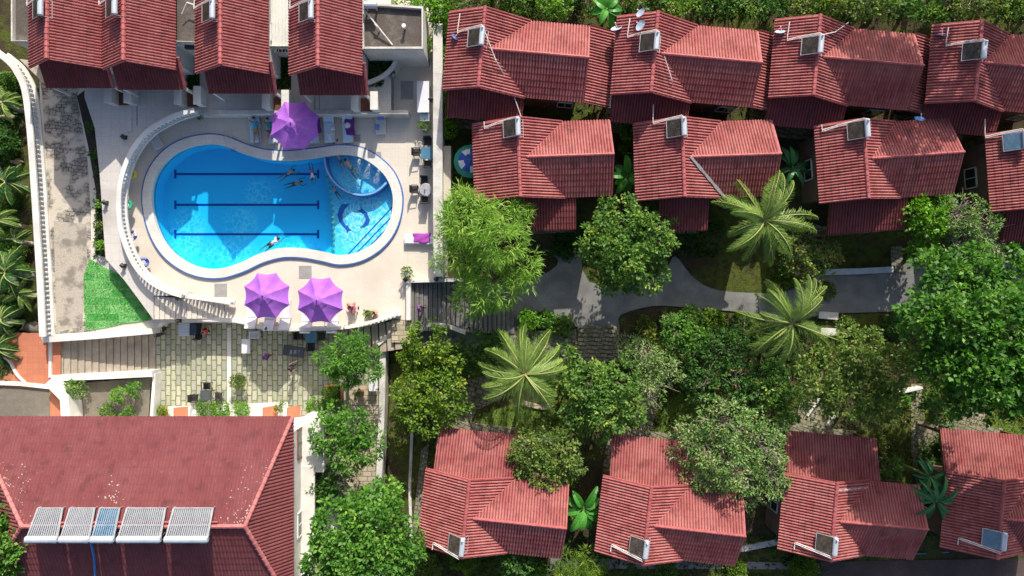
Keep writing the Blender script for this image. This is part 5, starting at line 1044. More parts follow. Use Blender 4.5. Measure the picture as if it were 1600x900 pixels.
scatter('grass', [(640,520,1600,690),(1360,600,1600,720)], 26000, 'grassy', .28, .05)
scatter('ground_cover', [(640,520,1420,700),(860,350,1120,400),(1050,490,1290,620),(700,60,1600,190), (620,830,1280,900), (1420,690,1500,830)], 24000, 'dark', .3, .16, .5)
scatter('lawn_grass', [(750,635,882,690),(1020,615,1110,690),(1440,610,1600,690)], 12000, 'grassy', .12, .04)
scatter('hedge_groundcover', [(600,530,625,860,-2.15)], 3500, 'olive', .2, .12)
scatter('ivy', [(576,90,618,120,UT + .02),(576,118,598,134,UT + .02),(434,90,453,140,UT + .02),(294,90,311,138,UT + .02),(148,160,160,400,.02)], 3500, 'dark', .22, .13)
scatter('top_undergrowth', [(640,-40,1620,30,-.15)], 9000, 'dark', .35, .14, .5)
scatter('left_undergrowth', [(-10,120,34,520,-1.05)], 4000, 'dark', .3, .12, .5)
# ================================================================== FURNITURE
# umbrellas
def umbrella(px, py, label, rot=22.5, rad=1.72, zg=0.0):
    q = at(px, py, 2.45); r = root('pool_umbrella', (q.x, q.y, zg), 0, label, 'umbrella', 'large purple umbrellas by the pool')
    ze_, za = 2.22, 2.95; V = []; Fc = []; ns, nt_ = 6, 8; mb = MB()
    for k in range(8):
        a0, a1 = R(rot + 45 * k), R(rot + 45 * (k + 1)); rows = []
        for i in range(ns + 1):
            t = i / ns; row = []
            for j in range(nt_ + 1):
                s = j / nt_; c0 = Vector((math.cos(a0), math.sin(a0), 0)); c1 = Vector((math.cos(a1), math.sin(a1), 0)); p = (c0 * (1 - s) + c1 * s) * rad * (.12 + .88 * t)
                bow = 4 * s * (1 - s); p *= 1 - .07 * bow * t; z = za - .07 - (za - ze_ - .07) * (t ** 1.15) - .05 * bow * t * (1 if t < .95 else .6)
                row.append(tuple(p + Vector((0, 0, z))))
            rows.append(row)
        vs = [v for row in rows for v in row]; W = nt_ + 1
        mb.add(vs, [(i * W + j, (i + 1) * W + j, (i + 1) * W + j + 1, i * W + j + 1) for i in range(ns) for j in range(nt_)])
    o = mb.build('canopy', M['purple'], r)
    c = MB()
    for k in range(8):
        a0, a1 = R(rot + 45 * k), R(rot + 45 * (k + 1)); A = Vector((math.cos(a0), math.sin(a0), 0)); B = Vector((math.cos(a1), math.sin(a1), 0)); rr = .62
        m_ = (A + B) / 2 * rr * .93
        c.add([(0, 0, za + .1), tuple(A * rr * .5 + Vector((0, 0, za))), tuple(A * rr + Vector((0, 0, za - .2))), tuple(m_ + Vector((0, 0, za - .19))), tuple(B * rr + Vector((0, 0, za - .2))), tuple(B * rr * .5 + Vector((0, 0, za)))], [(0, 1, 5), (1, 2, 3), (1, 3, 5), (3, 4, 5)])
    c.build('vent_cap', M['purple'], o)
    for k in range(8):
        a = R(rot + 45 * k); rb = MB(); d = Vector((math.cos(a), math.sin(a), 0)); rb.tube([d * .05 + Vector((0, 0, za - .1)), d * rad * .55 + Vector((0, 0, za - .42)), d * rad * .985 + Vector((0, 0, ze_ - .02))], .012, 5); rb.build('rib', M['alu'], r)
    p = MB(); p.tube([(0, 0, .05), (0, 0, za + .1)], .03, 8); p.build('pole', M['wood'], r)
    p = MB(); p.lathe([(.03, .1), (.05, .14), (.02, .2)], (0, 0, za), 8); p.build('finial', M['wood'], r)
    p = MB(); p.lathe([(.3, 0), (.3, .08), (.06, .14), (.05, .3)], (0, 0, .0), 16); p.build('base', M['grime'], r)
    return r
umbrella(458.5, 195, 'purple umbrella over the loungers above the pool, partly in shade')
umbrella(415, 462, 'purple umbrella at the lower pool edge, left of the pair', rad=1.62)
umbrella(499, 469, 'purple umbrella at the lower pool edge, right of the pair', rad=1.62)
# beach parasol right of the boundary wall
q = at(735, 252, 1.6); r = root('garden_parasol', (q.x, q.y, -.15), 0, 'round green and blue parasol half hidden under the bungalow eave', 'parasol'); mb = MB()
n = 16; rings = [(0.02, 2.25), (.42, 2.17), (.8, 1.98), (1.12, 1.72)]
for i in range(3):
    for k in range(n):
        a0, a1 = 2 * math.pi * k / n, 2 * math.pi * (k + 1) / n; p = [(rings[i][0] * math.cos(a0), rings[i][0] * math.sin(a0), rings[i][1]), (rings[i + 1][0] * math.cos(a0), rings[i + 1][0] * math.sin(a0), rings[i + 1][1]), (rings[i + 1][0] * math.cos(a1), rings[i + 1][0] * math.sin(a1), rings[i + 1][1]), (rings[i][0] * math.cos(a1), rings[i][0] * math.sin(a1), rings[i][1])]
        mb.add(p, [(0, 1, 2, 3)], 2 if i == 2 else (1 if (i == 1 and k % 4 in (0, 1)) else 0))
mb.build('canopy', [M['tentblue'], M['whitev'], M['tentgreen']], r); mb = MB(); mb.tube([(0, 0, 0), (0, 0, 2.3)], .025, 6); mb.build('pole', M['alu'], r)
# loungers (head to +y)
def lounger(label=None, back=25, fabric='lbl', lattice=False):
    r = root('sun_lounger', (0, 0, 0), 0, label, 'sun lounger', 'sun loungers round the pool')
    f = MB()
    for sx in (-.33, .33): f.box((sx, -.28, .28), (.05, 1.35, .06)); 
    f.box((0, -.95, .28), (.7, .05, .06)); f.box((0, .4, .28), (.7, .05, .06)); f.build('frame', M['paintw'], r)
    for sx in (-.31, .31):
        for sy in (-.85, .3): l = MB(); l.box((sx, sy, .13), (.05, .05, .26)); l.build('leg', M['paintw'], r)
    s = MB()
    if lattice:
        for k in range(9): s.box((0, -.9 + k * .15, .315), (.64, .07, .02))
        for k in range(6): s.box((-.26 + k * .104, -.28, .33), (.04, 1.26, .012))
    else: s.box((0, -.28, .34), (.6, 1.3, .07))
    s.build('seat', M['paintw' if lattice else fabric], r, bevel=.02)
    a = R(back); b = MB(); d = Vector((0, math.cos(a), math.sin(a))); c = Vector((0, .4, .31)) + d * .4; b.box(c, (.62 if not lattice else .7, .8, .07), rx=a); b.build('backrest', M[fabric], r, bevel=.02)
    b = MB(); b.box(c + Vector((-.33, 0, 0)), (.04, .84, .08), rx=a); b.box(c + Vector((.33, 0, 0)), (.04, .84, .08), rx=a); b.box(c + d * .41, (.7, .04, .08), rx=a); b.build('backrest_frame', M['paintw'], r)
    return r
def put(r, x, y, z, rz): r.location = at(x, y, z); r.rotation_euler = (0, 0, R(rz))
l0 = lounger('pale blue sun lounger with a man in a cyan shirt lying on it'); put(l0, 401, 202, .0, 3)
for x, y, rz, lab in ((427, 203, 3, 'pale blue sun lounger with a person half under the top umbrella'), (491, 203, 2, 'sun lounger whose purple towel shows right of the top umbrella'), (516, 202, 2, 'pale blue sun lounger with white towels on it'), (545, 202, 1, 'sun lounger with a deep purple towel and a white hat')):
    d = dup(l0, at(x, y, 0), R(rz), lab)
lt = lounger('lattice sun lounger with a raised blue violet back at the right end of the row', 34, 'lilac', True); put(lt, 596, 195, .0, 0); lt.scale = (.9, .72, .8)
d = dup(lt, at(245, 219, 0), R(26), 'lattice sun lounger with a raised blue violet back below the curved balustrade')
lw = lounger('white sun lounger at the foot of the left lower umbrella', 30, 'whitecloth'); put(lw, 396, 487, 0, 180)
for x, y, rz, lab in ((424, 490, 180, 'white sun lounger under the left lower umbrella'), (448, 489, 180, 'white sun lounger between the two lower umbrellas'), (481, 494, 180, 'white sun lounger under the left side of the right lower umbrella'), (522, 494, 180, 'white sun lounger with coral cloth right of the right lower umbrella')):
    dup(lw, at(x, y, 0), R(rz), lab)
lm = lounger('white sun lounger with a magenta towel beside the boundary wall', 5, 'whitecloth'); put(lm, 655, 374, 0, -90)
def cloth(label, pts, z, m, name='towel', h=.03, wav=.02):
    """cloth draped flat: a wavy sheet with thickness over a px outline"""
    c = [at(p[0], p[1], z) for p in pts]; n = 10; V = []; mb = MB()
    for i in range(n + 1):
        for j in range(n + 1):
            s, t = i / n, j / n; p = c[0].lerp(c[1], s).lerp(c[3].lerp(c[2], s), t); e = (abs(s - .5) * 2) ** 6 * .06 + (abs(t - .5) * 2) ** 6 * .06
            V.append((p.x + .015 * math.sin(9 * t), p.y + .015 * math.sin(7 * s), z + h + wav * math.sin(8 * s + 3 * t) * math.cos(6 * t) - e))
    mb.add(V, [(i * (n + 1) + j, (i + 1) * (n + 1) + j, (i + 1) * (n + 1) + j + 1, i * (n + 1) + j + 1) for i in range(n) for j in range(n)])
    o = mb.build(name, m, smooth=True); s_ = o.modifiers.new('s', 'SOLIDIFY'); s_.thickness = .015; tag(o, label, 'towel'); return o
cloth('deep purple towel on the lounger with the white hat', [(537, 184), (553, 183), (554, 211), (541, 211)], .42, M['purple2'])
cloth('deep purple towel showing right of the top umbrella', [(485, 184), (499, 184), (502, 206), (488, 214)], .42, M['purple2'])
cloth('magenta towel spread over the lounger by the boundary wall', [(644, 365), (674, 364), (673, 380), (645, 381)], .38, M['magenta'], wav=.04)
cloth('white triangular towel at the foot of the pale blue lounger', [(508, 207), (520, 206), (517, 219), (515, 219)], .4, M['whitecloth'])
cloth('small folded white towel on the pale blue lounger', [(516, 198), (522, 196), (523, 203), (518, 204)], .43, M['whitecloth'])
cloth('violet crumpled towel on the lattice lounger seat', [(585, 194), (592, 194), (592, 202), (586, 202)], .36, M['lilac'], wav=.05)
cloth('coral patterned cloth on the lounger beside the right umbrella', [(541, 474), (555, 472), (556, 483), (544, 484)], .4, M['coral'], wav=.05)
r = root('sun_hat', at(543, 196, .47), 0, 'white wide brimmed hat lying on the deep purple towel', 'hat'); mb = MB(); mb.lathe([(.2, 0), (.19, .015), (.1, .03)], (0, 0, 0), 20); mb.build('brim', M['whitecloth'], r); mb = MB(); mb.lathe([(.1, .02), (.09, .09), (.05, .12), (.01, .125)], (0, 0, 0), 16); mb.build('hat_crown', M['whitecloth'], r)
for x, y, lab in ((522, 223, 'black sandal beside the foot of the pale blue lounger'), (527, 219, 'black sandal just right of its mate near the pool head'), (560, 481, 'single dark sandal right of the coral cloth')):
    mb = MB(); mb.lathe([(.06, 0), (.06, .02), (.05, .03)], (0, 0, 0), 12, sx=.8, sy=2.0); o = mb.build('sandal', M['black']); o.location = at(x, y, .02); o.rotation_euler = (0, 0, R(random.uniform(-20, 20))); tag(o, lab, 'sandal')
# swim rings
for x, y, z, ms, lab in ((204, 272, .75, ('yellow', 'yellow'), 'yellow swim ring on the rough wall below the balustrade'), (198, 320, .75, ('greenv', 'greenv'), 'green swim ring leaning on the rough stone wall'), (205, 368, .7, ('whitev', 'navy'), 'white and navy swim ring leaning on the stone wall'), (224, 410, .5, ('navy', 'lilac'), 'dark blue swim ring at the lower end of the stone wall')):
    mb = MB(); mb.torus((0, 0, 0), .26, .11, 24, 10, mis=lambda k: (k // 4) % 2); o = mb.build('swim_ring', [M[ms[0]], M[ms[1]]], smooth=True); o.location = at(x, y, z + .1); o.rotation_euler = (.1, .7, 0); tag(o, lab, 'swim ring')
# red float
mb = MB(); mb.torus((0, 0, 0), .16, .07, 16, 8); o = mb.build('red_float', M['red'], smooth=True); o.location = at(294, 461, .1); o.scale = (1.9, .75, 1); tag(o, 'red inflatable float lying on the deck near the square cover', 'pool float')
# chairs and tables
def chair(label, m='black'):
    r = root('rattan_chair', (0, 0, 0), 0, label, 'chair', 'dark rattan chairs at the tables'); b = MB(); b.box((0, 0, .42), (.5, .48, .07)); b.build('seat', M[m], r, bevel=.02)
    b = MB(); b.box((0, .25, .66), (.52, .06, .46), rx=R(-10)); b.build('backrest', M[m], r, bevel=.02)
    for s in (-1, 1):
        b = MB(); b.tube([(s * .25, -.22, .4), (s * .27, -.2, .64), (s * .27, .22, .68)], .03, 6); b.build('armrest', M[m], r)
        for y in (-.2, .2): b = MB(); b.tube([(s * .23, y, .4), (s * .24, y * 1.05, 0)], .022, 6); b.build('leg', M[m], r)
    return r
c0 = None
def putchair(x, y, z, rz, lab):
    global c0
    if c0 is None: c0 = chair(lab); c0.location = at(x, y, z + .45); c0.location.z = z; c0.rotation_euler = (0, 0, R(rz)); return
    q = at(x, y, z + .45); q.z = z; dup(c0, q, R(rz), lab)
def table(x, y, z, w, d, h, rz, lab, m, name='patio_table', rnd=False):
    q = at(x, y, z + h); q.z = z; r = root(name, q, R(rz), lab, 'table'); b = MB()
    if rnd: b.lathe([(w / 2, h - .03), (w / 2, h)], (0, 0, 0), 24)
    else: b.box((0, 0, h - .015), (w, d, .03))
    b.build('table_top', M[m], r, bevel=.008)
    for sx in (-1, 1):
        for sy in (-1, 1): b = MB(); b.tube([(sx * (w / 2 - .08) * (.7 if rnd else 1), sy * (d / 2 - .08) * (.7 if rnd else 1), h - .03), (sx * (w / 2 - .08) * (.7 if rnd else 1), sy * (d / 2 - .08) * (.7 if rnd else 1), 0)], .025, 6); b.build('leg', M['darkmetal'], r)
    b = MB(); b.box((0, 0, h - .06), (w * .8, d * .8, .03)); b.build('apron', M['darkmetal'], r)
    return r
table(667, 239, 0, .8, .8, .75, 0, 'blue glass topped square table by the boundary wall', 'tabblue')
table(665, 296, 0, .85, .85, .74, 0, 'grey round glass table by the boundary wall', 'alu', rnd=True)
b = MB(); b.lathe([(.03, 0), (.05, .1), (.02, .2)], (0, 0, 0), 8); o = b.build('table_lamp_stub', M['darkmetal']); o.location = at(664, 297, .75); tag(o, 'small dark centrepiece on the round glass table', 'table ornament')
for a in ((668, 221, 0, 0, 'dark chair at the blue table, on its upper side'), (651, 238, 0, 90, 'dark chair at the blue table, on its pool side'), (668, 256, 0, 180, 'dark chair at the blue table, on its lower side'), (663, 282, 0, 0, 'rounded dark chair above the round glass table'), (648, 296, 0, 90, 'dark chair at the pool side of the round glass table'), (664, 312, 0, 180, 'dark chair below the round glass table'),
          (468, 524, TZ, 90, 'dark chair left of the blue terrace table'), (503, 525, TZ, -90, 'dark chair right of the blue terrace table'), (486, 541, TZ, 180, 'dark chair below the blue terrace table'),
          (304, 622, TZ, 90, 'dark chair left of the dark square table'), (341, 619, TZ, -90, 'dark chair right of the dark square table'), (323, 603, TZ, 0, 'dark chair above the dark square table'),
          (310, 524, TZ, 180, 'dark chair beside the white counter, next to the person in red'), (248, 520, TZ, 20, 'dark chair at the left corner of the paved terrace'), (253, 514, TZ, 60, 'second dark chair tucked at the left corner of the paved terrace')):
    putchair(*a)
table(486, 527, TZ, .78, .78, .75, 0, 'blue topped square table on the paved terrace', 'tabblue')
table(459, 549, TZ, 1.5, .75, .75, -8, 'long dark slate table on the paved terrace', 'tabgrey')
table(321, 618, TZ, .72, .72, .75, 0, 'dark square table near the maroon roof edge', 'tabgrey')
table(384, 541, TZ, .6, 1.0, .7, 0, 'small white rectangular table on the paved terrace', 'whitecloth')
table(583, 599, TZ, .6, 1.1, .7, 0, 'narrow white table beside the terrace side wall', 'whitecloth')
# white cart / crate
r = root('white_cart', at(400, 523, TZ + .5), 0, 'white framed grey tray cart under the parapet', 'cart'); r.location.z = TZ; b = MB(); b.box((0, 0, .6), (.6, .4, .5)); b.build('cart_body', M['paintw'], r); b = MB()
for s in (-1, 1): b.box((s * .32, 0, .87), (.05, .5, .05)); b.box((0, s * .22, .868), (.62, .05, .05))
b.build('rim', M['paintw'], r); b = MB(); b.box((0, 0, .855), (.56, .36, .01)); b.build('tray', M['alu'], r)
for sx in (-1, 1):
    for sy in (-1, 1): b = MB(); b.lathe([(.05, 0), (.06, .04), (.05, .1), (.03, .35)], (sx * .25, sy * .15, 0), 8); b.build('caster', M['darkmetal'], r)
# white service counter on terrace with stacked trays
r = root('service_counter', at(297, 516, TZ), 0, 'white stacked counter beside the person in red', 'counter'); b = MB(); b.box((0, .1, .45), (.75, .9, .9)); b.build('cabinet', M['paintw'], r)
for k in range(4): b = MB(); b.box((0, .4 - k * .22, .93 + .01 * k), (.7, .16, .05)); b.build('tray', M['tank'], r)
b = MB(); b.box((.6, .1, .45), (.45, .8, .9)); b.build('side_cabinet', mat('dark navy', (.03, .05, .09), .6), r)
# bar counter by the boundary wall
r = root('bar_counter', at(663, 158, 0), 0, 'long white bar counter against the boundary wall', 'bar counter'); b = MB(); b.box((.05, 0, .52), (.72, 2.0, 1.04)); b.build('counter_body', M['white'], r); b = MB(); b.box((.05, 0, 1.07), (.82, 2.1, .06)); b.build('counter_top', M['whitecloth'], r); b = MB(); b.box((.12, -1.3, .4), (.62, .5, .8)); b.build('side_cooler', M['tank'], r)
# potted plants
def pot(x, y, z, lab, leaf, pm, rp=10, h=.45, pr=.22, name='potted_plant'):
    q = at(x, y, z); r = root(name, q, 0, lab, 'potted plant'); b = MB(); b.lathe([(pr * .7, 0), (pr, h), (pr * 1.1, h + .03), (pr * .85, h + .035), (pr * .8, h - .04)], (0, 0, 0), 14); b.build('pot', M[pm], r)
    b = MB(); b.tube([(0, 0, h - .1), (0, 0, h + .3)], .03, 6); b.build('stem', M['bark'], r)
    Cc, Dd, rn = crown_pts([(0, 0, h + .25, rp * .042)], .16, 12, 1.0, .25, .7); n = len(Cc); leafmesh('foliage', Cc, Dd, unit(rng.normal(size=(n, 3))), .14 * (.7 + .6 * rng.random(n)), .07 * (.7 + .6 * rng.random(n)), L[leaf], r, rn); return r
pot(665, 201, 0, 'potted fern at the foot of the bar counter', 'yellow', 'whitev', 8)
pot(638, 427, 0, 'yellow green potted plant at the top of the dark stairs', 'yellow', 'whitev', 8)
pot(379, 592, TZ, 'dry brown potted plant standing on the paved terrace', 'olive', 'darkpot', 12, .6, .3)
pot(566, 612, TZ, 'tall clay jar plant in the paved alley', 'olive', 'terracottapot', 6, 1.0, .22)
pot(576, 489, 0, 'round basket with greenery on the deck beside the parapet', 'yellow', 'darkpot', 5, .3, .2)
# wooden planter box
r = root('planter_box', at(525, 612, TZ), 0, 'square orange brown planter box with a round bush on the terrace', 'planter'); b = MB()
for s in (-1, 1): b.box((s * .52, 0, .3), (.1, 1.14, .6)); b.box((0, s * .52, .298), (.94, .1, .59))
b.build('box_frame', M['terracottapot'], r); b = MB(); b.box((0, 0, .22), (.94, .94, .4)); b.build('soil', bpy.data.materials['dark soil'], r)
Cc, Dd, rn = crown_pts([(-.2, .05, .85, .48)], .18, 12, 1.1, .2, .8); n = len(Cc); leafmesh('foliage', Cc, Dd, unit(rng.normal(size=(n, 3))), .15 * (.7 + .6 * rng.random(n)), .08 * (.7 + .6 * rng.random(n)), L['bright'], r, rn)
# misc: low fence in shrub bed, rocks and lamp globe at left
r = root('bed_fence', at(195, 628, -1.6), 0, 'low slatted fence with a white rail in the shrub bed', 'fence')
for k in range(9): b = MB(); b.box((-1.4 + k * .33, -.2, .22), (.2, .62, .4)); b.build('slat', M['pavers2'], r)
b = MB(); b.box((0, -.62, .3), (3.0, .14, .5)); b.build('rail', M['white'], r)
for x, y, s, lab in ((14, 183, .45, 'tan boulder on the left edge above the pale one'), (12, 210, .5, 'pale boulder beside the left palms'), (27, 253, .35, 'brown boulder below the pale one at the left edge'), (30, 545, .5, 'grey boulder at the top of the terracotta yard'), (48, 512, .6, 'dark stone block at the foot of the balustrade'), (240, 605, .3, 'small boulder at the left edge of the paved terrace')):
    b = MB(); b.lathe([(.001, -.3), (.6, -.25), (.95, .0), (.9, .3), (.6, .55), (.2, .7), (.001, .72)], (0, 0, 0), 11); b.v = [(v[0] * (1 + .3 * math.sin(5 * v[1] + x)), v[1] * (.7 + .2 * math.sin(4 * v[0])), v[2] + .1 * math.sin(6 * v[0] + y)) for v in b.v]
    o = b.build('boulder', M['gravel'] if s > .45 else mat('tan rock %d' % x, (.45, .33, .22), .95, fine=.4), smooth=True); o.location = at(x, y, -1.0 if x < 100 else TZ); o.scale = (s * 1.3, s, s * .8); tag(o, lab, 'boulder')
r = root('globe_lamp', at(0, 336, -1.0), 0, 'white globe lamp at the left edge among the palms', 'lamp'); b = MB(); b.tube([(0, 0, 0), (0, 0, 1.4)], .04, 6); b.build('post', M['darkmetal'], r); b = MB(); b.lathe([(.02, 1.4), (.12, 1.43), (.17, 1.55), (.12, 1.67), (.02, 1.7)], (0, 0, 0), 14); b.build('globe', M['whitev'], r)
# debris: pipes and tin sheets below the lower row
for pts, lab in (([(1160,862,-1.2),(1210,850,-1.1),(1262,846,-1.2)], 'white pipes lying right of the second lower bungalow'), ([(1165,872,-1.2),(1230,862,-1.1)], 'short white pipe below the longer ones beside the second lower bungalow'), ([(1440,878,-1.2),(1600,868,-1.2)], 'dark blue pipe running along the bottom right'), ([(1390,868,-1.1),(1490,862,-1.1)], 'dark teal pipe below the third lower bungalow')):
    b = MB(); b.tube([at(*p) for p in pts], .06, 6); tag(b.build('loose_pipe', M['pipe'] if 'white' in lab else M['tabblue']), lab, 'pipe')
struct(fill([P2([(1280,878),(1620,872),(1620,915),(1280,915)], -1.0)], -1.0, 'service_lane', M['lane']))
struct(fill([P2([(860,872),(1280,880),(1280,890),(860,888)], -1.02)], -1.02, 'drain_channel', M['path']))
# ================================================================== PEOPLE
def person(label, loc, rz, J, skin='skin', cloth_=(), hairlen=.0, rot=None, scale=1.0, extra=None):
    """J: joint positions (metres, standing frame or already posed); body is one skinned surface"""
    r = root('person', loc, 0, label, 'person')
    r.rotation_mode = 'XYZ'; r.rotation_euler = (0, 0, R(rz)); r.scale = (scale,) * 3
    V = []; E = []; Rd = []
    def add(p, rad, par=None):
        V.append(Vector(p)); Rd.append(rad)
        if par is not None: E.append((par, len(V) - 1))
        return len(V) - 1
    pel = add(J['pelvis'], .125); wa = add(Vector(J['pelvis']).lerp(Vector(J['chest']), .5), .11, pel); ch = add(J['chest'], .135, wa)
    nb = add(Vector(J['chest']).lerp(Vector(J['neck']), .75), .08, ch); nk = add(J['neck'], .05, nb); hd = add(J['head'], .088, nk)
    up = (Vector(J['head']) - Vector(J['neck'])).normalized(); tp = add(Vector(J['head']) + up * .1, .07, hd)
    for s in 'LR':
        sh = add(J['sh' + s], .062, nb); el = add(J['el' + s], .042, sh); wr = add(J['wr' + s], .027, el)
        d = (Vector(J['wr' + s]) - Vector(J['el' + s])).normalized(); sd = d.cross(Vector((0, 0, 1)))
        if sd.length < .1: sd = Vector((1, 0, 0))
        sd.normalize(); hn = add(Vector(J['wr' + s]) + d * .07, .026, wr)
        for k, o_ in enumerate((-.03, -.01, .01, .03)):
            m1 = add(Vector(J['wr' + s]) + d * .12 + sd * o_, .0095, hn); add(Vector(J['wr' + s]) + d * (.165 + (.012, .02, .015, .0)[k]) + sd * o_ * 1.2 + Vector((0, 0, -.012)), .008, m1)
        t1 = add(Vector(J['wr' + s]) + d * .06 + sd * (.045 if s == 'L' else -.045), .011, wr); add(Vector(J['wr' + s]) + d * .1 + sd * (.06 if s == 'L' else -.06), .009, t1)
        hp = add(J['hp' + s], .095, pel); kn = add(J['kn' + s], .06, hp); an = add(J['an' + s], .036, kn); add(J['to' + s], .03, an)
    def skinmesh(name, V, E, Rd, m, parent):
        me = bpy.data.meshes.new(name); me.from_pydata([tuple(v) for v in V], E, []); o = bpy.data.objects.new(name, me); C.objects.link(o); o.parent = parent
        sk = o.modifiers.new('skin', 'SKIN'); me.skin_vertices.new() if not me.skin_vertices else None
        for i, q in enumerate(me.skin_vertices[0].data): q.radius = (Rd[i], Rd[i]); q.use_root = (i == 0)
        sk.use_smooth_shade = True; sb = o.modifiers.new('sub', 'SUBSURF'); sb.levels = 1; sb.render_levels = 2; me.materials.append(m); return o
    body = skinmesh('body', V, E, Rd, M[skin], r)
    def garment(name, chains, m):
        V2, E2, R2 = [], [], []
        def nid(p, rad):
            for i, v in enumerate(V2):
                if (v - Vector(p)).length < 1e-4: return i
            V2.append(Vector(p)); R2.append(rad); return len(V2) - 1
        for chn in chains:
            pv = None
            for (p, rad) in chn:
                i = nid(p, rad)
                if pv is not None and pv != i: E2.append((pv, i))
                pv = i
        skinmesh(name, V2, E2, R2, M[m], r)
    L2 = lambda a, b, t: Vector(J[a]).lerp(Vector(J[b]), t)
    for c, m in cloth_:
        if c == 'shirt': garment('shirt', [[(L2('pelvis', 'chest', .1), .14), (L2('pelvis', 'chest', .5), .13), (J['chest'], .155), (L2('chest', 'neck', .7), .095)], [(L2('chest', 'neck', .7), .095), (J['shL'], .078), (L2('shL', 'elL', .6), .06)], [(L2('chest', 'neck', .7), .095), (J['shR'], .078), (L2('shR', 'elR', .6), .06)]], m)
        if c == 'shorts': garment('shorts', [[(J['pelvis'], .145), (J['hpL'], .112), (L2('hpL', 'knL', .75), .085)], [(J['pelvis'], .145), (J['hpR'], .112), (L2('hpR', 'knR', .75), .085)]], m)
        if c == 'trousers': garment('trousers', [[(J['pelvis'], .145), (J['hpL'], .108), (J['knL'], .075), (L2('knL', 'anL', .9), .055)], [(J['pelvis'], .145), (J['hpR'], .108), (J['knR'], .075), (L2('knR', 'anR', .9), .055)]], m)
        if c == 'trunks': garment('swim_trunks', [[(J['pelvis'], .138), (J['hpL'], .106), (L2('hpL', 'knL', .35), .09)], [(J['pelvis'], .138), (J['hpR'], .106), (L2('hpR', 'knR', .35), .09)]], m)
    hb = Vector(J['head']); fwd = Vector(J.get('face', (0, -1, 0))).normalized()
    b = MB(); b.lathe([(.001, -.11), (.06, -.08), (.1, -.02), (.105, .04), (.08, .09), (.03, .115), (.001, .12)], (0, 0, 0), 12); rotm = fwd.to_track_quat('-Y', 'Z') if abs(fwd.z) < .8 else Quaternion((1, 0, 0), R(90 if fwd.z > 0 else -90)) if False else up.to_track_quat('Z', 'Y')
    b.v = [tuple(hb + up * .035 - fwd * .03 + rotm @ Vector(v)) for v in b.v]; b.build('hair', M['hair'], r, smooth=True)
    rt = up.cross(fwd).normalized()
    for s in (-1, 1): b = MB(); b.lathe([(.001, -.012), (.012, 0), (.001, .012)], hb + fwd * .088 + rt * .033 * s + up * .01, 8); b.build('eye', M['eye'], r)
    b = MB(); b.tube([hb + fwd * .08 + up * .01, hb + fwd * .115 - up * .02], [.008, .014], 6); b.build('nose', M[skin], r)
    b = MB(); b.box(hb + fwd * .088 - up * .05, (.04, .01, .01)); b.build('mouth', mat('lips', (.4, .14, .12), .5, bmp=0) if 'lips' not in bpy.data.materials else bpy.data.materials['lips'], r)
    for s in (-1, 1): b = MB(); b.lathe([(.001, -.02), (.02, 0), (.001, .02)], hb + rt * .092 * s, 8); b.build('ear', M[skin], r)
    if extra: extra(r)
    return r
def stand(step=.14, arm=.12, h=0, reach=0):
    return dict(pelvis=(0, 0, .95), chest=(0, -.02, 1.26), neck=(0, -.03, 1.5), head=(0, -.06, 1.63), shL=(.18, -.02, 1.42), shR=(-.18, -.02, 1.42), elL=(.26, .1 * 0 - arm, 1.15), elR=(-.26, arm, 1.15), wrL=(.24, -.16 - arm - reach, 1.0 + reach * .3), wrR=(-.25, .02 + arm - reach, .93 + reach * .3),
                hpL=(.09, 0, .9), hpR=(-.09, 0, .9), knL=(.1, -.06 - step * .5, .5), knR=(-.1, step * .4, .5), anL=(.1, -step, .08), anR=(-.1, step * 1.2, .1), toL=(.1, -step - .16, .04), toR=(-.1, step * 1.2 - .14, .04), face=(0, -1, 0))
def lie(z=.0, headback=True):
    # on the back, head at +y, feet at -y, face up
    return dict(pelvis=(0, 0, z + .13), chest=(0, .32, z + .22), neck=(0, .54, z + .34), head=(0, .66, z + .42), shL=(-.18, .47, z + .28), shR=(.18, .47, z + .28), elL=(-.38, .6, z + .3), elR=(.36, .28, z + .24), wrL=(-.18, .7, z + .36), wrR=(.26, .05, z + .2),
                hpL=(-.09, -.06, z + .12), hpR=(.09, -.06, z + .12), knL=(-.14, -.48, z + .13), knR=(.14, -.48, z + .13), anL=(-.2, -.88, z + .08), anR=(.2, -.88, z + .08), toL=(-.24, -.94, z + .22), toR=(.24, -.94, z + .22), face=(0, -.25, 1))
def swim(arms='out'):
    f = 1 if arms == 'front' else 0
    return dict(pelvis=(0, 0, -.05), chest=(0, .32, .0), neck=(0, .54, .04), head=(0, .66, .08), shL=(-.18, .46, .0), shR=(.18, .46, .0), elL=(-.34 + .12 * f, .62 + .12 * f, -.04), elR=(.34 - .12 * f, .62 + .12 * f, -.04), wrL=(-.3 + .15 * f, .86 + .1 * f, -.06), wrR=(.3 - .15 * f, .86 + .1 * f, -.06),
                hpL=(-.09, -.06, -.06), hpR=(.09, -.06, -.06), knL=(-.15, -.46, -.14), knR=(.13, -.46, -.12), anL=(-.14, -.86, -.1), anR=(.16, -.85, -.18), toL=(-.14, -1.0, -.12), toR=(.16, -.98, -.22), face=(0, .8, -.35))
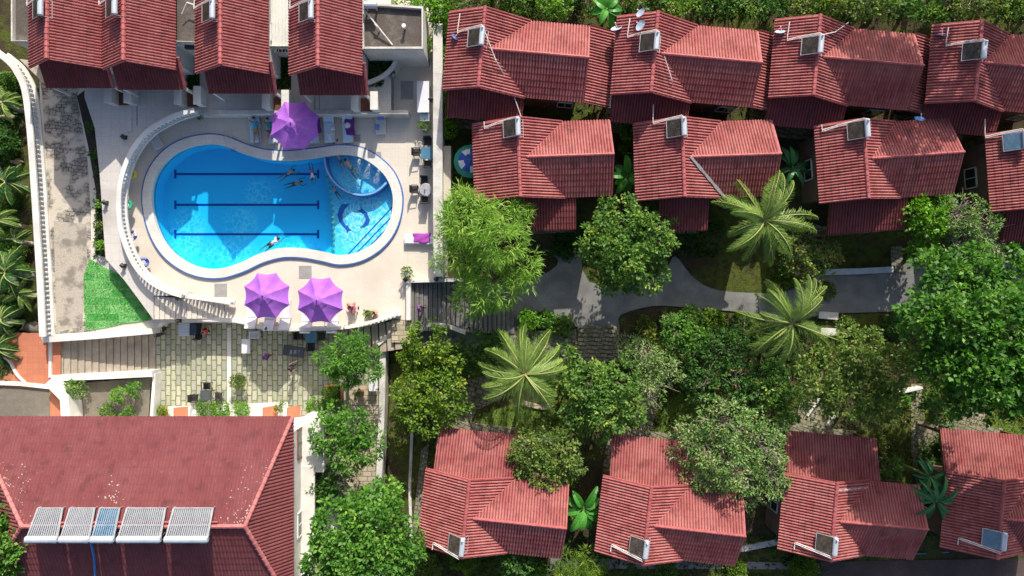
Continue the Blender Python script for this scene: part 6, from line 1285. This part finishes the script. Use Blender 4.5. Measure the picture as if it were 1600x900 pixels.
def sit(z=.45):
    return dict(pelvis=(0, 0, z + .1), chest=(0, .02, z + .42), neck=(0, 0, z + .64), head=(0, -.03, z + .77), shL=(.18, 0, z + .56), shR=(-.18, 0, z + .56), elL=(.24, -.14, z + .32), elR=(-.24, -.14, z + .32), wrL=(.16, -.36, z + .26), wrR=(-.16, -.36, z + .26),
                hpL=(.09, -.04, z + .09), hpR=(-.09, -.04, z + .09), knL=(.12, -.44, z + .1), knR=(-.12, -.44, z + .1), anL=(.12, -.48, .08), anR=(-.12, -.48, .08), toL=(.12, -.62, .04), toR=(-.12, -.62, .04), face=(0, -1, 0))
person('man in a cyan shirt and khaki shorts lying on the leftmost lounger', at(401, 203, .36), 3, lie(), 'skin', (('shirt', 'cyan'), ('shorts', 'khaki')))
person('person in a teal top lying half under the top umbrella', at(422, 204, .36), 3, lie(), 'skin', (('shirt', 'teal'), ('trunks', 'swimblue')))
person('person in a purple shirt walking on the paved terrace', Vector((at(416, 557, TZ + 1).x, at(416, 557, TZ + 1).y, TZ)), 70, stand(), 'skin2', (('shirt', 'purpleshirt'), ('trousers', 'darkcloth')))
person('person in dark clothes standing beside the long slate table', Vector((at(455, 575, TZ + 1).x, at(455, 575, TZ + 1).y, TZ)), 120, stand(.1, .1, 0, .2), 'skin2', (('shirt', 'darkcloth'), ('trousers', 'darkcloth')))
person('person in red sitting by the white counter under the parapet', Vector((at(319, 519, TZ + 1).x, at(319, 519, TZ + 1).y, TZ)), 200, sit(), 'skin', (('shirt', 'redcloth'), ('shorts', 'darkcloth')))
person('person in a purple top walking on the dark stairs', Vector((at(655, 483, .8).x, at(655, 483, .8).y, -.28)), 95, stand(.16), 'skin2', (('shirt', 'purpleshirt'), ('trousers', 'darkcloth')))
person('person in coral clothes sitting on the lounger right of the umbrellas', Vector((at(548, 479, .8).x, at(548, 479, .8).y, -.06)), 20, sit(), 'skin', (('shirt', 'coral'), ('shorts', 'pinkcloth')))
person('person in a coral top sitting by the round basket', Vector((at(585, 488, .7).x, at(585, 488, .7).y, -.25)), -40, sit(.45), 'skin', (('shirt', 'coral'), ('shorts', 'khaki')), scale=.9)
WZ = -.16
person('swimmer on the upper lane line left of the child', at(449, 272, WZ), -60, swim(), 'skin', (('trunks', 'swimblue'),), scale=.8)
person('tanned swimmer just below the upper lane line', at(460, 287, WZ), -75, swim(), 'skin2', (('trunks', 'darkcloth'),), scale=.8)
person('swimmer in a pink cap and pale suit near the end of the upper lane', at(487, 269, WZ), 190, swim('front'), 'skin', (('shirt', 'lbl2' if 'lbl2' in M else 'whitecloth'), ('trunks', 'pinkcloth')), scale=.75)
person('pale swimmer under the fountain jets nearest the pool edge', at(531, 250, WZ), 20, swim(), 'skin', (('trunks', 'swimblue'),), scale=.7)
person('larger pale swimmer in teal trunks beside the fountain jets', at(548, 262, WZ), 35, swim(), 'skin', (('trunks', 'teal'),), scale=.95)
person('dark haired person at the divider wall of the shallow pool', at(525, 300, WZ), 30, swim(), 'skin2', (('trunks', 'darkcloth'),), scale=.6)
person('snorkeler in a white top swimming at the lower edge of the pool', at(424, 381, WZ), -55, swim('front'), 'skin', (('shirt', 'whitecloth'), ('shorts', 'darkcloth')), scale=.95)
